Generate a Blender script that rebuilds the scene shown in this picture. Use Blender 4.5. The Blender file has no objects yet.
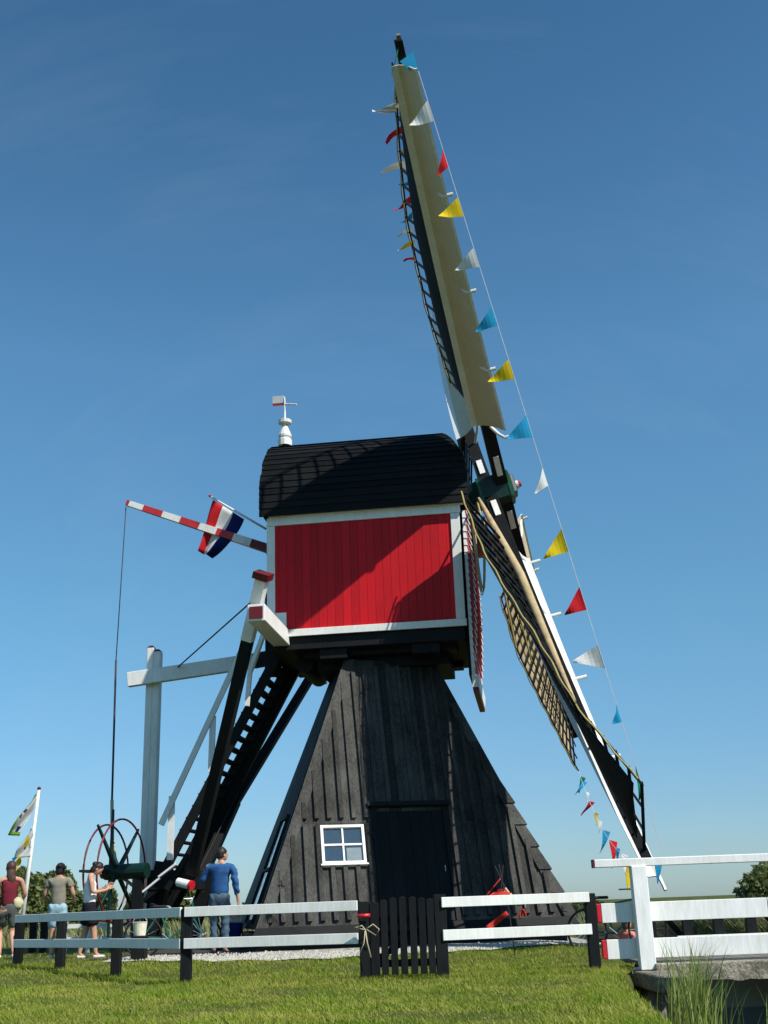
import bpy, bmesh, math, random
import numpy as np
from mathutils import Vector as V, Matrix
random.seed(7); RNG = np.random.default_rng(7)
C = bpy.context.scene.collection
R = math.radians
scene = bpy.context.scene

# ------------------------------------------------------------------ camera model
PITCH, ROLL, FPX, EYE = R(18.937), R(2.1277), 1152.0, 0.85
FW = V((0, math.cos(PITCH), math.sin(PITCH))); UP0 = V((0, -math.sin(PITCH), math.cos(PITCH))); RT0 = V((1, 0, 0))
CAMP = V((0, 0, EYE))
def ray(x, y):
    X = x - 384.0; Y = 512.0 - y
    a = X*math.cos(ROLL) + Y*math.sin(ROLL); b = -X*math.sin(ROLL) + Y*math.cos(ROLL)
    return (RT0*a + UP0*b + FW*FPX).normalized()
def at(x, y, D):                                   # point at depth D (world y)
    d = ray(x, y); return CAMP + d*(D/d.y)
def gd(x, y, z=0.0):                               # point at height z
    d = ray(x, y); return CAMP + d*((z-EYE)/d.z)
# body frame of the turning mill house
O = V((2.5458, 25.5, 0)); AH = V((0.9934, -0.1143, 0)); NN = V((-0.1143, -0.9934, 0)); ZZ = V((0, 0, 1))
def B(s, u, z): return O + AH*s + NN*u + ZZ*z
def on(x, y, u=0.0):                               # point on the vertical plane at offset u of the body frame
    d = ray(x, y); P0 = O + NN*u
    return CAMP + d*((P0-CAMP).dot(NN)/d.dot(NN))
def gz(x, y):                                      # ground height
    t = min(max((y-16.5)/4.5, 0), 1); t = t*t*(3-2*t)
    tx = min(max((4.6-x)/2.0, 0), 1)
    return 0.15*t*tx

# ------------------------------------------------------------------ materials
MATS = {}
def new_mat(name):
    m = bpy.data.materials.new(name); m.use_nodes = True
    nt = m.node_tree; bs = nt.nodes['Principled BSDF']; MATS[name] = m
    return m, nt, bs
def ramp(nt, fac, stops):
    r = nt.nodes.new('ShaderNodeValToRGB'); el = r.color_ramp.elements
    while len(el) < len(stops): el.new(0.5)
    for e, (p, c) in zip(el, stops):
        e.position = p; e.color = (*c, 1)
    nt.links.new(fac, r.inputs[0]); return r.outputs[0]
def coords(nt, scale=(1, 1, 1), rot=(0, 0, 0)):
    t = nt.nodes.new('ShaderNodeTexCoord'); mp = nt.nodes.new('ShaderNodeMapping')
    mp.inputs['Scale'].default_value = scale; mp.inputs['Rotation'].default_value = rot
    nt.links.new(t.outputs['Object'], mp.inputs[0]); return mp.outputs[0]
def noise(nt, vec, sc, det=6, rough=.6):
    n = nt.nodes.new('ShaderNodeTexNoise'); n.inputs['Scale'].default_value = sc
    n.inputs['Detail'].default_value = det; n.inputs['Roughness'].default_value = rough
    nt.links.new(vec, n.inputs['Vector']); return n.outputs['Fac']
def mixc(nt, fac, a, b, mode='MIX'):
    m = nt.nodes.new('ShaderNodeMix'); m.data_type = 'RGBA'; m.blend_type = mode
    for s, v in ((m.inputs[0], fac), (m.inputs[6], a), (m.inputs[7], b)):
        if hasattr(v, 'links') or hasattr(v, 'is_linked'): nt.links.new(v, s)
        elif isinstance(v, (int, float)): s.default_value = v
        else: s.default_value = (*v, 1)
    return m.outputs[2]
def math_(nt, op, a, b=0.0):
    m = nt.nodes.new('ShaderNodeMath'); m.operation = op
    for s, v in ((m.inputs[0], a), (m.inputs[1], b)):
        if hasattr(v, 'is_linked'): nt.links.new(v, s)
        else: s.default_value = v
    return m.outputs[0]
def attr(nt, name='rnd'):
    a = nt.nodes.new('ShaderNodeAttribute'); a.attribute_name = name; return a.outputs['Fac']
def bump(nt, bs, h, strength=.3, dist=.01):
    b = nt.nodes.new('ShaderNodeBump'); b.inputs['Strength'].default_value = strength; b.inputs['Distance'].default_value = dist
    nt.links.new(h, b.inputs['Height']); nt.links.new(b.outputs[0], bs.inputs['Normal'])
def painted(name, col, dirt, rough=.5, grain=(9, 9, 1.2), var=.25, dirt_amt=.45, bstr=.25, spec=.4):
    """weathered paint or tar on boards: grain streaks, dirt blotches, board to board variation"""
    m, nt, bs = new_mat(name)
    g = noise(nt, coords(nt, grain), 3.0, 8, .65)
    bl = noise(nt, coords(nt, (1, 1, .6)), 2.3, 5, .6)
    f = math_(nt, 'ADD', math_(nt, 'MULTIPLY', g, .6), math_(nt, 'MULTIPLY', bl, .5))
    c = ramp(nt, f, [(.40, col), (.40+dirt_amt, dirt)])
    k = math_(nt, 'ADD', math_(nt, 'MULTIPLY', attr(nt), var), 1-var/2)
    kc = nt.nodes.new('ShaderNodeCombineColor')
    for i in range(3): nt.links.new(k, kc.inputs[i])
    c = mixc(nt, 1.0, c, kc.outputs[0], 'MULTIPLY')
    nt.links.new(c, bs.inputs['Base Color'])
    bs.inputs['Roughness'].default_value = rough; bs.inputs['Specular IOR Level'].default_value = spec
    bump(nt, bs, g, bstr, .006)
    return m
painted('white_paint', (.83, .83, .79), (.50, .50, .43), .5, dirt_amt=.55, var=.12)
painted('white_bright', (.84, .84, .82), (.46, .46, .38), .45, dirt_amt=.62, var=.06)
painted('red_paint', (.60, .009, .015), (.30, .012, .016), .5, dirt_amt=.6, var=.30, spec=.18)
painted('dark_red', (.15, .008, .014), (.08, .006, .010), .5)
painted('stripe_red', (.55, .03, .03), (.32, .02, .02), .45)
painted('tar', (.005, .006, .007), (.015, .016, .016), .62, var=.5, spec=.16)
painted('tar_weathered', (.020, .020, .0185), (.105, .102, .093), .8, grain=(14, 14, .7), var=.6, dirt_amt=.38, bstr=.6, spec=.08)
painted('roof_tar', (.004, .0045, .005), (.013, .0135, .014), .6, grain=(2, 2, 9), var=.7, spec=.12)
painted('green_dark', (.004, .030, .020), (.003, .012, .010), .4)
painted('breast_pink', (.46, .060, .085), (.30, .04, .06), .6)
painted('green_bright', (.005, .13, .045), (.004, .06, .03), .4)
painted('cream_board', (.66, .55, .38), (.45, .36, .23), .6, grain=(7, 7, 1), dirt_amt=.7)
painted('brown_wood', (.33, .13, .045), (.16, .07, .03), .6)
painted('old_timber', (.20, .18, .145), (.09, .08, .065), .85, bstr=.6)
painted('rope', (.52, .45, .29), (.30, .25, .15), .9, var=.2)
painted('rope_yellow', (.45, .36, .12), (.25, .20, .08), .9)
painted('rope_dark', (.05, .05, .055), (.02, .02, .02), .9)
painted('metal_dark', (.03, .03, .032), (.06, .05, .045), .45)
def plain(name, col, rough=.6, spec=.4, var=.12, nscale=14, metal=0, trans=0):
    m, nt, bs = new_mat(name)
    n_ = noise(nt, coords(nt), nscale, 4)
    lo = tuple(c*(1-var) for c in col); hi = tuple(min(c*(1+var), 1) for c in col)
    nt.links.new(ramp(nt, n_, [(.3, lo), (.7, hi)]), bs.inputs['Base Color'])
    bs.inputs['Roughness'].default_value = rough; bs.inputs['Specular IOR Level'].default_value = spec
    bs.inputs['Metallic'].default_value = metal
    if trans:
        tr = nt.nodes.new('ShaderNodeBsdfTranslucent'); tr.inputs[0].default_value = (*col, 1)
        mx = nt.nodes.new('ShaderNodeMixShader'); mx.inputs[0].default_value = trans
        nt.links.new(bs.outputs[0], mx.inputs[1]); nt.links.new(tr.outputs[0], mx.inputs[2])
        nt.links.new(mx.outputs[0], nt.nodes['Material Output'].inputs[0])
    return m
for nm, c in (('cloth_white', (.78, .78, .76)), ('cloth_red', (.62, .02, .03)), ('cloth_yellow', (.80, .62, .02)), ('cloth_blue', (.02, .33, .58)),
              ('cloth_green', (.01, .25, .12)), ('cloth_navy', (.012, .03, .16)), ('cloth_lime', (.30, .52, .06))):
    plain(nm, c, .8, .15, .08, 5, trans=.35)
plain('sailcloth_dark', (.011, .012, .011), .85, .15, .5, 9)
plain('sailcloth_tan', (.42, .32, .18), .85, .15, .2, 6)
plain('skin', (.48, .26, .17), .55, .35, .08)
plain('hair_dark', (.016, .011, .010), .55, .4, .4, 60)
plain('hair_brown', (.07, .035, .022), .55, .4, .4, 60)
plain('maroon', (.14, .018, .028), .85, .1); plain('knit_grey', (.22, .205, .165), .9, .1); plain('jeans_light', (.28, .42, .50), .9, .1)
plain('jeans', (.07, .11, .15), .9, .1); plain('sweater_blue', (.03, .095, .24), .9, .1); plain('black_fabric', (.012, .012, .018), .9, .1)
plain('tank_white', (.78, .77, .76), .85, .1); plain('shorts_grey', (.09, .10, .095), .9, .1); plain('pink_fabric', (.70, .22, .16), .9, .1)
plain('yellow_fabric', (.72, .60, .16), .9, .1); plain('beige_fabric', (.55, .52, .32), .9, .1); plain('shoe', (.62, .58, .55), .7, .2)
plain('rubber', (.015, .015, .016), .7, .3); plain('plastic_red', (.55, .015, .03), .35, .5); plain('teal_paint', (.01, .11, .09), .45, .4)
plain('boat_hull', (.50, .60, .66), .35, .5); plain('steel', (.5, .5, .52), .35, .5, metal=.9); plain('cream_plastic', (.70, .66, .50), .5, .4)
plain('bark', (.10, .075, .05), .9, .1, .4, 9)
plain('windsock_red', (.62, .045, .03), .75, .2, .2, 8, trans=.25)

def leaf_mat(name, a, b, trans=.3, rough=.55):
    m, nt, bs = new_mat(name)
    c = ramp(nt, attr(nt), [(0, a), (1, b)])
    nt.links.new(c, bs.inputs['Base Color']); bs.inputs['Roughness'].default_value = rough; bs.inputs['Specular IOR Level'].default_value = .25
    tr = nt.nodes.new('ShaderNodeBsdfTranslucent'); nt.links.new(c, tr.inputs[0])
    mx = nt.nodes.new('ShaderNodeMixShader'); mx.inputs[0].default_value = trans
    nt.links.new(bs.outputs[0], mx.inputs[1]); nt.links.new(tr.outputs[0], mx.inputs[2])
    nt.links.new(mx.outputs[0], nt.nodes['Material Output'].inputs[0])
    return m
leaf_mat('grass_blade', (.14, .195, .006), (.43, .425, .030), .38)
def vary_grass():
    m = MATS['grass_blade']; nt = m.node_tree; bs = nt.nodes['Principled BSDF']; src = bs.inputs['Base Color'].links[0].from_socket
    c = coords(nt); n1 = noise(nt, c, .9, 5, .65); n2 = noise(nt, c, 3.2, 4, .6)
    f = ramp(nt, math_(nt, 'ADD', math_(nt, 'MULTIPLY', n1, .6), math_(nt, 'MULTIPLY', n2, .4)), [(.40, (0, 0, 0)), (.62, (1, 1, 1))])
    col = mixc(nt, f, mixc(nt, 1.0, src, (.62, .86, .9), 'MULTIPLY'), mixc(nt, .45, src, (.48, .42, .14)))
    nt.links.new(col, bs.inputs['Base Color'])
    for n_ in nt.nodes:
        if n_.type == 'BSDF_TRANSLUCENT': nt.links.new(col, n_.inputs[0])
vary_grass()
leaf_mat('reed_leaf', (.08, .15, .02), (.36, .40, .10), .4)
leaf_mat('tree_leaf', (.085, .115, .035), (.20, .23, .08), .35)
leaf_mat('tree_leaf_dark', (.05, .08, .03), (.12, .15, .06), .3)
leaf_mat('far_reed', (.12, .14, .045), (.27, .27, .11), .2)
leaf_mat('petal', (.8, .8, .75), (.9, .9, .85), .1)

def glass(name='glass'):
    m, nt, bs = new_mat(name)
    bs.inputs['Base Color'].default_value = (.03, .045, .06, 1); bs.inputs['Roughness'].default_value = .06
    bs.inputs['Specular IOR Level'].default_value = .9; bs.inputs['IOR'].default_value = 1.9
    n_ = noise(nt, coords(nt), 5, 2); bump(nt, bs, n_, .25, .02); return m
glass()
def ground_mat():
    m, nt, bs = new_mat('ground_soil')
    c = coords(nt)
    n1 = noise(nt, c, .35, 6, .6); n2 = noise(nt, c, 9, 6, .7)
    f = math_(nt, 'ADD', math_(nt, 'MULTIPLY', n1, .5), math_(nt, 'MULTIPLY', n2, .5))
    col = ramp(nt, f, [(.3, (.035, .048, .010)), (.5, (.065, .078, .016)), (.72, (.11, .11, .032))])
    # bare dark bank below the turf line
    sx = nt.nodes.new('ShaderNodeSeparateXYZ'); nt.links.new(c, sx.inputs[0])
    bk = ramp(nt, math_(nt, 'MULTIPLY', sx.outputs[2], -1), [(.08, (0, 0, 0)), (.45, (1, 1, 1))])
    col = mixc(nt, bk, col, (.030, .026, .016))
    nt.links.new(col, bs.inputs['Base Color']); bs.inputs['Roughness'].default_value = .95; bs.inputs['Specular IOR Level'].default_value = .1
    bump(nt, bs, n2, .6, .04)
ground_mat()
def gravel_mat():
    m, nt, bs = new_mat('gravel')
    c = coords(nt); v = nt.nodes.new('ShaderNodeTexVoronoi'); v.inputs['Scale'].default_value = 28; nt.links.new(c, v.inputs['Vector'])
    sp = nt.nodes.new('ShaderNodeSeparateColor'); nt.links.new(v.outputs['Color'], sp.inputs[0])
    col = ramp(nt, sp.outputs[0], [(0, (.20, .18, .14)), (.5, (.36, .34, .28)), (1, (.52, .50, .43))])
    nt.links.new(col, bs.inputs['Base Color']); bs.inputs['Roughness'].default_value = .9
    bump(nt, bs, v.outputs['Distance'], .8, .03)
gravel_mat()
def concrete_mat():
    m, nt, bs = new_mat('concrete')
    c = coords(nt); n1 = noise(nt, c, 3, 8, .7); n2 = noise(nt, c, 30, 6, .7)
    col = ramp(nt, math_(nt, 'ADD', math_(nt, 'MULTIPLY', n1, .5), math_(nt, 'MULTIPLY', n2, .5)), [(.38, (.06, .055, .04)), (.50, (.24, .215, .16)), (.64, (.50, .46, .37))])
    nt.links.new(col, bs.inputs['Base Color']); bs.inputs['Roughness'].default_value = .95
    bump(nt, bs, n2, 1, .04)
concrete_mat()
def water_mat():
    m, nt, bs = new_mat('water')
    df = nt.nodes.new('ShaderNodeBsdfDiffuse'); df.inputs[0].default_value = (.006, .008, .005, 1)
    gl = nt.nodes.new('ShaderNodeBsdfGlossy'); gl.inputs[0].default_value = (.8, .85, .8, 1); gl.inputs['Roughness'].default_value = .08
    bp_ = nt.nodes.new('ShaderNodeBump'); bp_.inputs['Strength'].default_value = .15; bp_.inputs['Distance'].default_value = .02
    nt.links.new(noise(nt, coords(nt), 4, 4), bp_.inputs['Height']); nt.links.new(bp_.outputs[0], gl.inputs['Normal'])
    mx = nt.nodes.new('ShaderNodeMixShader'); mx.inputs[0].default_value = .035
    nt.links.new(df.outputs[0], mx.inputs[1]); nt.links.new(gl.outputs[0], mx.inputs[2]); nt.links.new(mx.outputs[0], nt.nodes['Material Output'].inputs[0])
water_mat()

# ------------------------------------------------------------------ mesh builder
def frame_of(d, hint=V((0, 0, 1))):
    d = d.normalized(); x = d.cross(hint)
    if x.length < 1e-4: x = d.cross(V((0, 1, 0)))
    x.normalize(); y = x.cross(d).normalized(); return x, y
class MB:
    def __init__(s): s.v = []; s.f = []; s.m = []; s.r = []
    def add(s, vs, fs, mi=0, rnd=None):
        o = len(s.v); s.v += [tuple(p) for p in vs]; r = random.random() if rnd is None else rnd
        for f in fs: s.f.append(tuple(i+o for i in f)); s.m.append(mi); s.r.append(r)
        return s
    def hexa(s, a, b, mi=0):
        """two matching quads (bottom a, top b)"""
        return s.add(list(a)+list(b), [(3, 2, 1, 0), (4, 5, 6, 7), (0, 1, 5, 4), (1, 2, 6, 5), (2, 3, 7, 6), (3, 0, 4, 7)], mi)
    def box(s, c, x, y, z, mi=0):
        """centre, three half-axis vectors"""
        c = V(c); x = V(x); y = V(y); z = V(z)
        return s.hexa([c-x-y-z, c+x-y-z, c+x+y-z, c-x+y-z], [c-x-y+z, c+x-y+z, c+x+y+z, c-x+y+z], mi)
    def beam(s, p0, p1, w, h, hint=V((0, 0, 1)), mi=0, w1=None, h1=None):
        p0 = V(p0); p1 = V(p1); x, y = frame_of(p1-p0, hint); w1 = w if w1 is None else w1; h1 = h if h1 is None else h1
        q = lambda p, a, b: [p-x*a/2-y*b/2, p+x*a/2-y*b/2, p+x*a/2+y*b/2, p-x*a/2+y*b/2]
        return s.hexa(q(p0, w, h), q(p1, w1, h1), mi)
    def bodybox(s, s0, s1, u0, u1, z0, z1, mi=0):
        return s.hexa([B(s0, u0, z0), B(s1, u0, z0), B(s1, u1, z0), B(s0, u1, z0)], [B(s0, u0, z1), B(s1, u0, z1), B(s1, u1, z1), B(s0, u1, z1)], mi)
    def tube(s, pts, r, n=8, mi=0, r1=None, cap=True):
        pts = [V(p) for p in pts]; k = len(pts); rs = r if isinstance(r, (list, tuple)) else [r + ((r1 if r1 is not None else r)-r)*i/(k-1) for i in range(k)]
        vs = []
        for i, p in enumerate(pts):
            d = pts[min(i+1, k-1)]-pts[max(i-1, 0)]
            x, y = frame_of(d, V((.13, .21, 1)))
            vs += [p+(x*math.cos(2*math.pi*j/n)+y*math.sin(2*math.pi*j/n))*rs[i] for j in range(n)]
        fs = [(i*n+j, i*n+(j+1) % n, (i+1)*n+(j+1) % n, (i+1)*n+j) for i in range(k-1) for j in range(n)]
        if cap: fs += [tuple(range(n-1, -1, -1)), tuple((k-1)*n+j for j in range(n))]
        return s.add(vs, fs, mi)
    def loft(s, rings, mi=0, cap=True, closed=True):
        n = len(rings[0]); vs = [p for rg in rings for p in rg]; k = len(rings)
        m = n if closed else n-1
        fs = [(i*n+j, i*n+(j+1) % n, (i+1)*n+(j+1) % n, (i+1)*n+j) for i in range(k-1) for j in range(m)]
        if cap and closed: fs += [tuple(range(n-1, -1, -1)), tuple((k-1)*n+j for j in range(n))]
        return s.add(vs, fs, mi)
    def sheet(s, fn, nu, nv, th=.006, mi=0, mfn=None):
        """thin two-sided sheet from fn(u,v)->point, with real thickness"""
        P = [[V(fn(i/nu, j/nv)) for j in range(nv+1)] for i in range(nu+1)]
        top = []; bot = []
        for i in range(nu+1):
            for j in range(nv+1):
                a = P[min(i+1, nu)][j]-P[max(i-1, 0)][j]; b = P[i][min(j+1, nv)]-P[i][max(j-1, 0)]
                n_ = a.cross(b); n_ = n_.normalized() if n_.length > 1e-9 else V((0, 0, 1))
                top.append(P[i][j]+n_*th/2); bot.append(P[i][j]-n_*th/2)
        W = nv+1; N = len(top); r = random.random(); o = len(s.v); s.v += [tuple(p) for p in top+bot]
        def F(f, m_): s.f.append(tuple(k+o for k in f)); s.m.append(m_); s.r.append(r)
        for i in range(nu):
            for j in range(nv):
                m_ = mfn((i+.5)/nu, (j+.5)/nv) if mfn else mi
                a, b, c, d = i*W+j, (i+1)*W+j, (i+1)*W+j+1, i*W+j+1
                F((a, b, c, d), m_); F((N+d, N+c, N+b, N+a), m_)
                if j == 0: F((N+a, N+b, b, a), m_)
                if j == nv-1: F((d, c, N+c, N+d), m_)
                if i == 0: F((a, d, N+d, N+a), m_)
                if i == nu-1: F((N+b, N+c, c, b), m_)
        return s
    def build(s, name, mats, parent=None, bevel=0, smooth=False, solid=0):
        me = bpy.data.meshes.new(name); org = parent_origin(parent)
        me.from_pydata([(p[0]-org.x, p[1]-org.y, p[2]-org.z) for p in s.v], [], s.f)
        if isinstance(mats, str): mats = [mats]
        for m in mats: me.materials.append(MATS[m])
        me.polygons.foreach_set('material_index', s.m)
        a = me.attributes.new('rnd', 'FLOAT', 'FACE'); a.data.foreach_set('value', s.r)
        if smooth: me.polygons.foreach_set('use_smooth', [True]*len(s.f))
        me.validate(); me.update()
        o = bpy.data.objects.new(name, me); C.objects.link(o)
        if parent: o.parent = parent
        if solid: 
            q = o.modifiers.new('solid', 'SOLIDIFY'); q.thickness = solid; q.offset = 0
        if bevel:
            bv = o.modifiers.new('bevel', 'BEVEL'); bv.width = bevel; bv.segments = 1; bv.limit_method = 'ANGLE'; bv.angle_limit = R(40)
        return o
def parent_origin(p):
    o = V((0, 0, 0))
    while p: o = o + p.location; p = p.parent
    return o
def tag(o, label=None, cat=None, group=None, kind=None):
    if label: o['label'] = label
    if cat: o['category'] = cat
    if group: o['group'] = group
    if kind: o['kind'] = kind
    return o
def empty(name, loc, label, cat, group=None):
    o = bpy.data.objects.new(name, None); C.objects.link(o); o.location = V(loc); o.empty_display_size = .2
    return tag(o, label, cat, group)

# ================================================================== THE SETTING
def edge_x(y):                                     # left turf edge of the ditch
    pts = [(-30, 1.5), (6, 1.5), (8.0, 1.66), (12.9, 2.2), (14.5, 2.48), (15.6, 2.78), (16.6, 3.0), (18, 3.3), (23, 3.9), (26, 4.0), (34, 4.6), (60, 8)]
    for (a, b), (c, d) in zip(pts, pts[1:]):
        if y <= c: return b + (d-b)*(y-a)/(c-a)
    return pts[-1][1]
def ground_z(x, y):
    z = gz(x, y)
    if -20 < y < 55:
        e = edge_x(y) + .05*math.sin(y*5.1) + .04*math.sin(y*11.7); f = e + 5.6
        t = min(max((x-e)/.55, 0), 1); t2 = min(max((f-x)/.9, 0), 1)
        k = min(t, t2); k = k*k*(3-2*k)
        z = z*(1-k) - 1.35*k
    return z + .012*math.sin(x*2.3+y)*math.sin(y*1.7)
def build_ground():
    def ax(lo, hi, fine, far):
        a = list(np.arange(lo, hi+1e-6, fine)); st = fine; x = hi
        while x < far: st *= 1.35; x += st; a.append(x)
        st = fine; x = lo
        while x > -far: st *= 1.35; x -= st; a.insert(0, x)
        return a
    xs = ax(-12, 13, .2, 4000); ys = ax(-2, 34, .25, 4000)
    nx = len(xs); vs = [(x, y, ground_z(x, y)) for y in ys for x in xs]
    fs = [(j*nx+i, j*nx+i+1, (j+1)*nx+i+1, (j+1)*nx+i) for j in range(len(ys)-1) for i in range(nx-1)]
    mb = MB(); mb.add(vs, fs, 0, .5); o = mb.build('ground', 'ground_soil', smooth=True); tag(o, kind='structure')
build_ground()
mb = MB(); mb.add([(-1, -19, -.78), (16, -19, -.78), (16, 54, -.78), (-1, 54, -.78)], [(0, 1, 2, 3)], 0, .5)
tag(mb.build('water', 'water'), kind='structure')

def blades(name, pts, h, w, lean, mat, label=None, cat=None, kind=None, seg=2, wind=(-.25, 0), parent=None, curl=1.0, zf=None, rnd_h=.45):
    """many leaf blades as one mesh; pts (n,2)"""
    n = len(pts); zf = zf or gz
    base = np.array([(x, y, zf(x, y)-.01) for x, y in pts]); ang = RNG.uniform(0, 2*np.pi, n)
    hh = h*(1+rnd_h*RNG.uniform(-1, 1, n)) if np.isscalar(h) else h
    ln = lean*RNG.uniform(.2, 1.4, n); dirv = np.stack([np.cos(ang), np.sin(ang), 0*ang], 1)
    a2 = RNG.uniform(0, 2*np.pi, n); side = np.stack([np.cos(a2), np.sin(a2), 0*a2], 1)
    V_ = []; 
    for k in range(seg+1):
        t = k/seg; off = dirv*(ln*hh*t**(1.6*curl))[:, None] + np.array([wind[0], wind[1], 0])*(hh*t**2)[:, None]
        p = base + off; p[:, 2] += hh*t*(1-.25*ln*t)
        ww = (w*(1-t)**.7*.5 if k < seg else 0)
        if k < seg: V_.append(p - side*ww); V_.append(p + side*ww)
        else: V_.append(p)
    per = 2*seg+1; vs = np.stack(V_, 1).reshape(-1, 3)
    faces = []; idx = np.arange(n)*per; loops = []; tot = []
    quads = [np.stack([idx+2*k, idx+2*k+1, idx+2*k+3, idx+2*k+2], 1) for k in range(seg-1)]
    tri = np.stack([idx+2*(seg-1), idx+2*(seg-1)+1, idx+2*seg], 1)
    me = bpy.data.meshes.new(name); nq = sum(len(q) for q in quads)
    me.vertices.add(len(vs)); org = parent_origin(parent); me.vertices.foreach_set('co', (vs-np.array(org)).astype(np.float32).ravel())
    lv = np.concatenate([q.ravel() for q in quads]+[tri.ravel()]) if quads else tri.ravel()
    lt = np.concatenate([np.full(nq, 4), np.full(n, 3)]); ls = np.concatenate([[0], np.cumsum(lt)[:-1]])
    me.loops.add(len(lv)); me.loops.foreach_set('vertex_index', lv.astype(np.int32))
    me.polygons.add(len(lt)); me.polygons.foreach_set('loop_start', ls.astype(np.int32)); me.polygons.foreach_set('loop_total', lt.astype(np.int32))
    rr = RNG.uniform(0, 1, n); patch = np.array([.5+.5*math.sin(x*1.3+2*math.sin(y*.9))*math.sin(y*1.1+x*.6) for x, y in pts]); rr = rr*.65+patch*.35
    rv = np.concatenate([rr]*(seg-1)+[rr])
    at_ = me.attributes.new('rnd', 'FLOAT', 'FACE'); at_.data.foreach_set('value', rv.astype(np.float32))
    me.materials.append(MATS[mat]); me.update(calc_edges=True)
    o = bpy.data.objects.new(name, me); C.objects.link(o)
    if parent: o.parent = parent
    return tag(o, label, cat, kind=kind)
# lawn: density falls with distance
P_ = []
def scatter(n, y0, y1, half):
    y = y0 + (y1-y0)*RNG.uniform(0, 1, n)**.9; x = RNG.uniform(-1, 1, n)*(half*y+1.5)
    return np.stack([x, y], 1)
pts = np.concatenate([scatter(150000, 7.2, 12.5, .36), scatter(120000, 12, 17, .36), scatter(50000, 16.8, 20.5, .40), scatter(26000, 19, 27, .45)])
def gravel_near(x):                                # near edge of the gravel strip
    return 19.7 + .9*max(0, (-x-3)/3) + .5*math.sin(x*1.1) * .5 + (1.1 if x > 1.4 else 0)*min(1, (x-1.4)/1.2) + .12*math.sin(x*7)
keep = []
for x, y in pts:
    if x > edge_x(y)+.12: continue
    if y > gravel_near(x) and -5.0 < x < 4.2 and y < 30: continue
    keep.append((x, y))
pts = np.array(keep)
clump = np.array([.75+.5*(.5+.5*math.sin(x*6.1+3*math.sin(y*3.3))*math.sin(y*7.3+x)) for x, y in pts])
big = np.array([.75+.6*(.5+.5*math.sin(x*1.7+2.1*math.sin(y*1.3))*math.sin(y*2.3+1.3*math.sin(x*2.1))) for x, y in pts])
hh = .034*clump*big*RNG.uniform(.4, 1.9, len(pts)) * np.where(pts[:, 1] < 17, 1, 1.1)
blades('lawn', pts, hh, .011, .75, 'grass_blade', 'short mown green grass of the lawn in the foreground', 'grass', 'stuff', seg=2)
# tufts left standing at the feet of the fence posts
tf_pts = []
FENCE_FEET = [at(18, 958, 20.2), at(60, 962, 19.1), at(116, 968, 17.7), at(186, 975, 15.8), at(366, 975, 15.2), at(443, 972, 15.15), at(595, 963, 15.5)]
for f_ in FENCE_FEET: f_.z = 0
for f in FENCE_FEET:
    for k in range(420): tf_pts.append((f.x+RNG.normal(0, .16), f.y+RNG.normal(0, .13)))
for k in range(2200):
    t = RNG.uniform(); a, b = FENCE_FEET[4], FENCE_FEET[5]; tf_pts.append((a.x+(b.x-a.x)*t, a.y+(b.y-a.y)*t+RNG.normal(0, .07)))
for k in range(5200):
    y = RNG.uniform(8, 15.6); tf_pts.append((edge_x(y)+RNG.normal(-.10, .08), y))
for a, b in ((0, 3), (3, 4), (5, 6)):
    for k in range(3200):
        t = RNG.uniform(); p, q = FENCE_FEET[a], FENCE_FEET[b]; tf_pts.append((p.x+(q.x-p.x)*t+RNG.normal(0, .1), p.y+(q.y-p.y)*t+RNG.normal(0, .1)))
blades('grass_tufts', np.array(tf_pts), .075, .010, .7, 'grass_blade', 'longer uncut grass along the fence posts and the ditch edge', 'grass', 'stuff', seg=2)
# daisies
mb = MB()
for k in range(60):
    p = gd(random.choice([random.uniform(0, 140), random.uniform(0, 600)]), random.uniform(972, 1020), .045)
    r_ = .011; mb.add([p+V((r_*math.cos(t), r_*math.sin(t), .004*math.sin(3*t))) for t in [i*math.pi/3 for i in range(6)]], [tuple(range(6))])
tag(mb.build('daisies', 'petal'), 'tiny white daisies dotted through the lawn', 'flowers', kind='stuff')
# gravel strip round the foot of the mill
mb = MB(); xs = np.arange(-5.0, 4.0, .2); ys_ = 14
rows = []
for x in xs:
    a = gravel_near(x); b = 29.5 if x > -2.7 else a+1.2
    rows.append([V((x, a+(b-a)*j/ys_, gz(x, a+(b-a)*j/ys_)+.018)) for j in range(ys_+1)])
mb.add([p for r in rows for p in r], [(i*(ys_+1)+j, (i+1)*(ys_+1)+j, (i+1)*(ys_+1)+j+1, i*(ys_+1)+j+1) for i in range(len(xs)-1) for j in range(ys_)], 0, .5)
tag(mb.build('gravel_path', 'gravel'), kind='structure')
mb = MB()                                          # loose shells and pebbles
for k in range(5200):
    x = random.uniform(-4.9, 3.8); y = gravel_near(x)+abs(random.gauss(0, .9))-.04
    if y > 22.5: continue
    s_ = random.uniform(.012, .032); p = V((x, y, gz(x, y)+.02)); a = random.uniform(0, 6.28)
    q = [p+V((s_*math.cos(a+i*2.09), s_*math.sin(a+i*2.09), 0)) for i in range(3)]
    mb.add(q+[p+V((0, 0, s_*.9))], [(0, 1, 3), (1, 2, 3), (2, 0, 3)])
plain('pebble', (.42, .40, .34), .9, .2, .3, 30)
tag(mb.build('loose_shells', 'pebble'), 'pale loose shells and pebbles on the path round the mill', 'gravel', kind='stuff')

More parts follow.
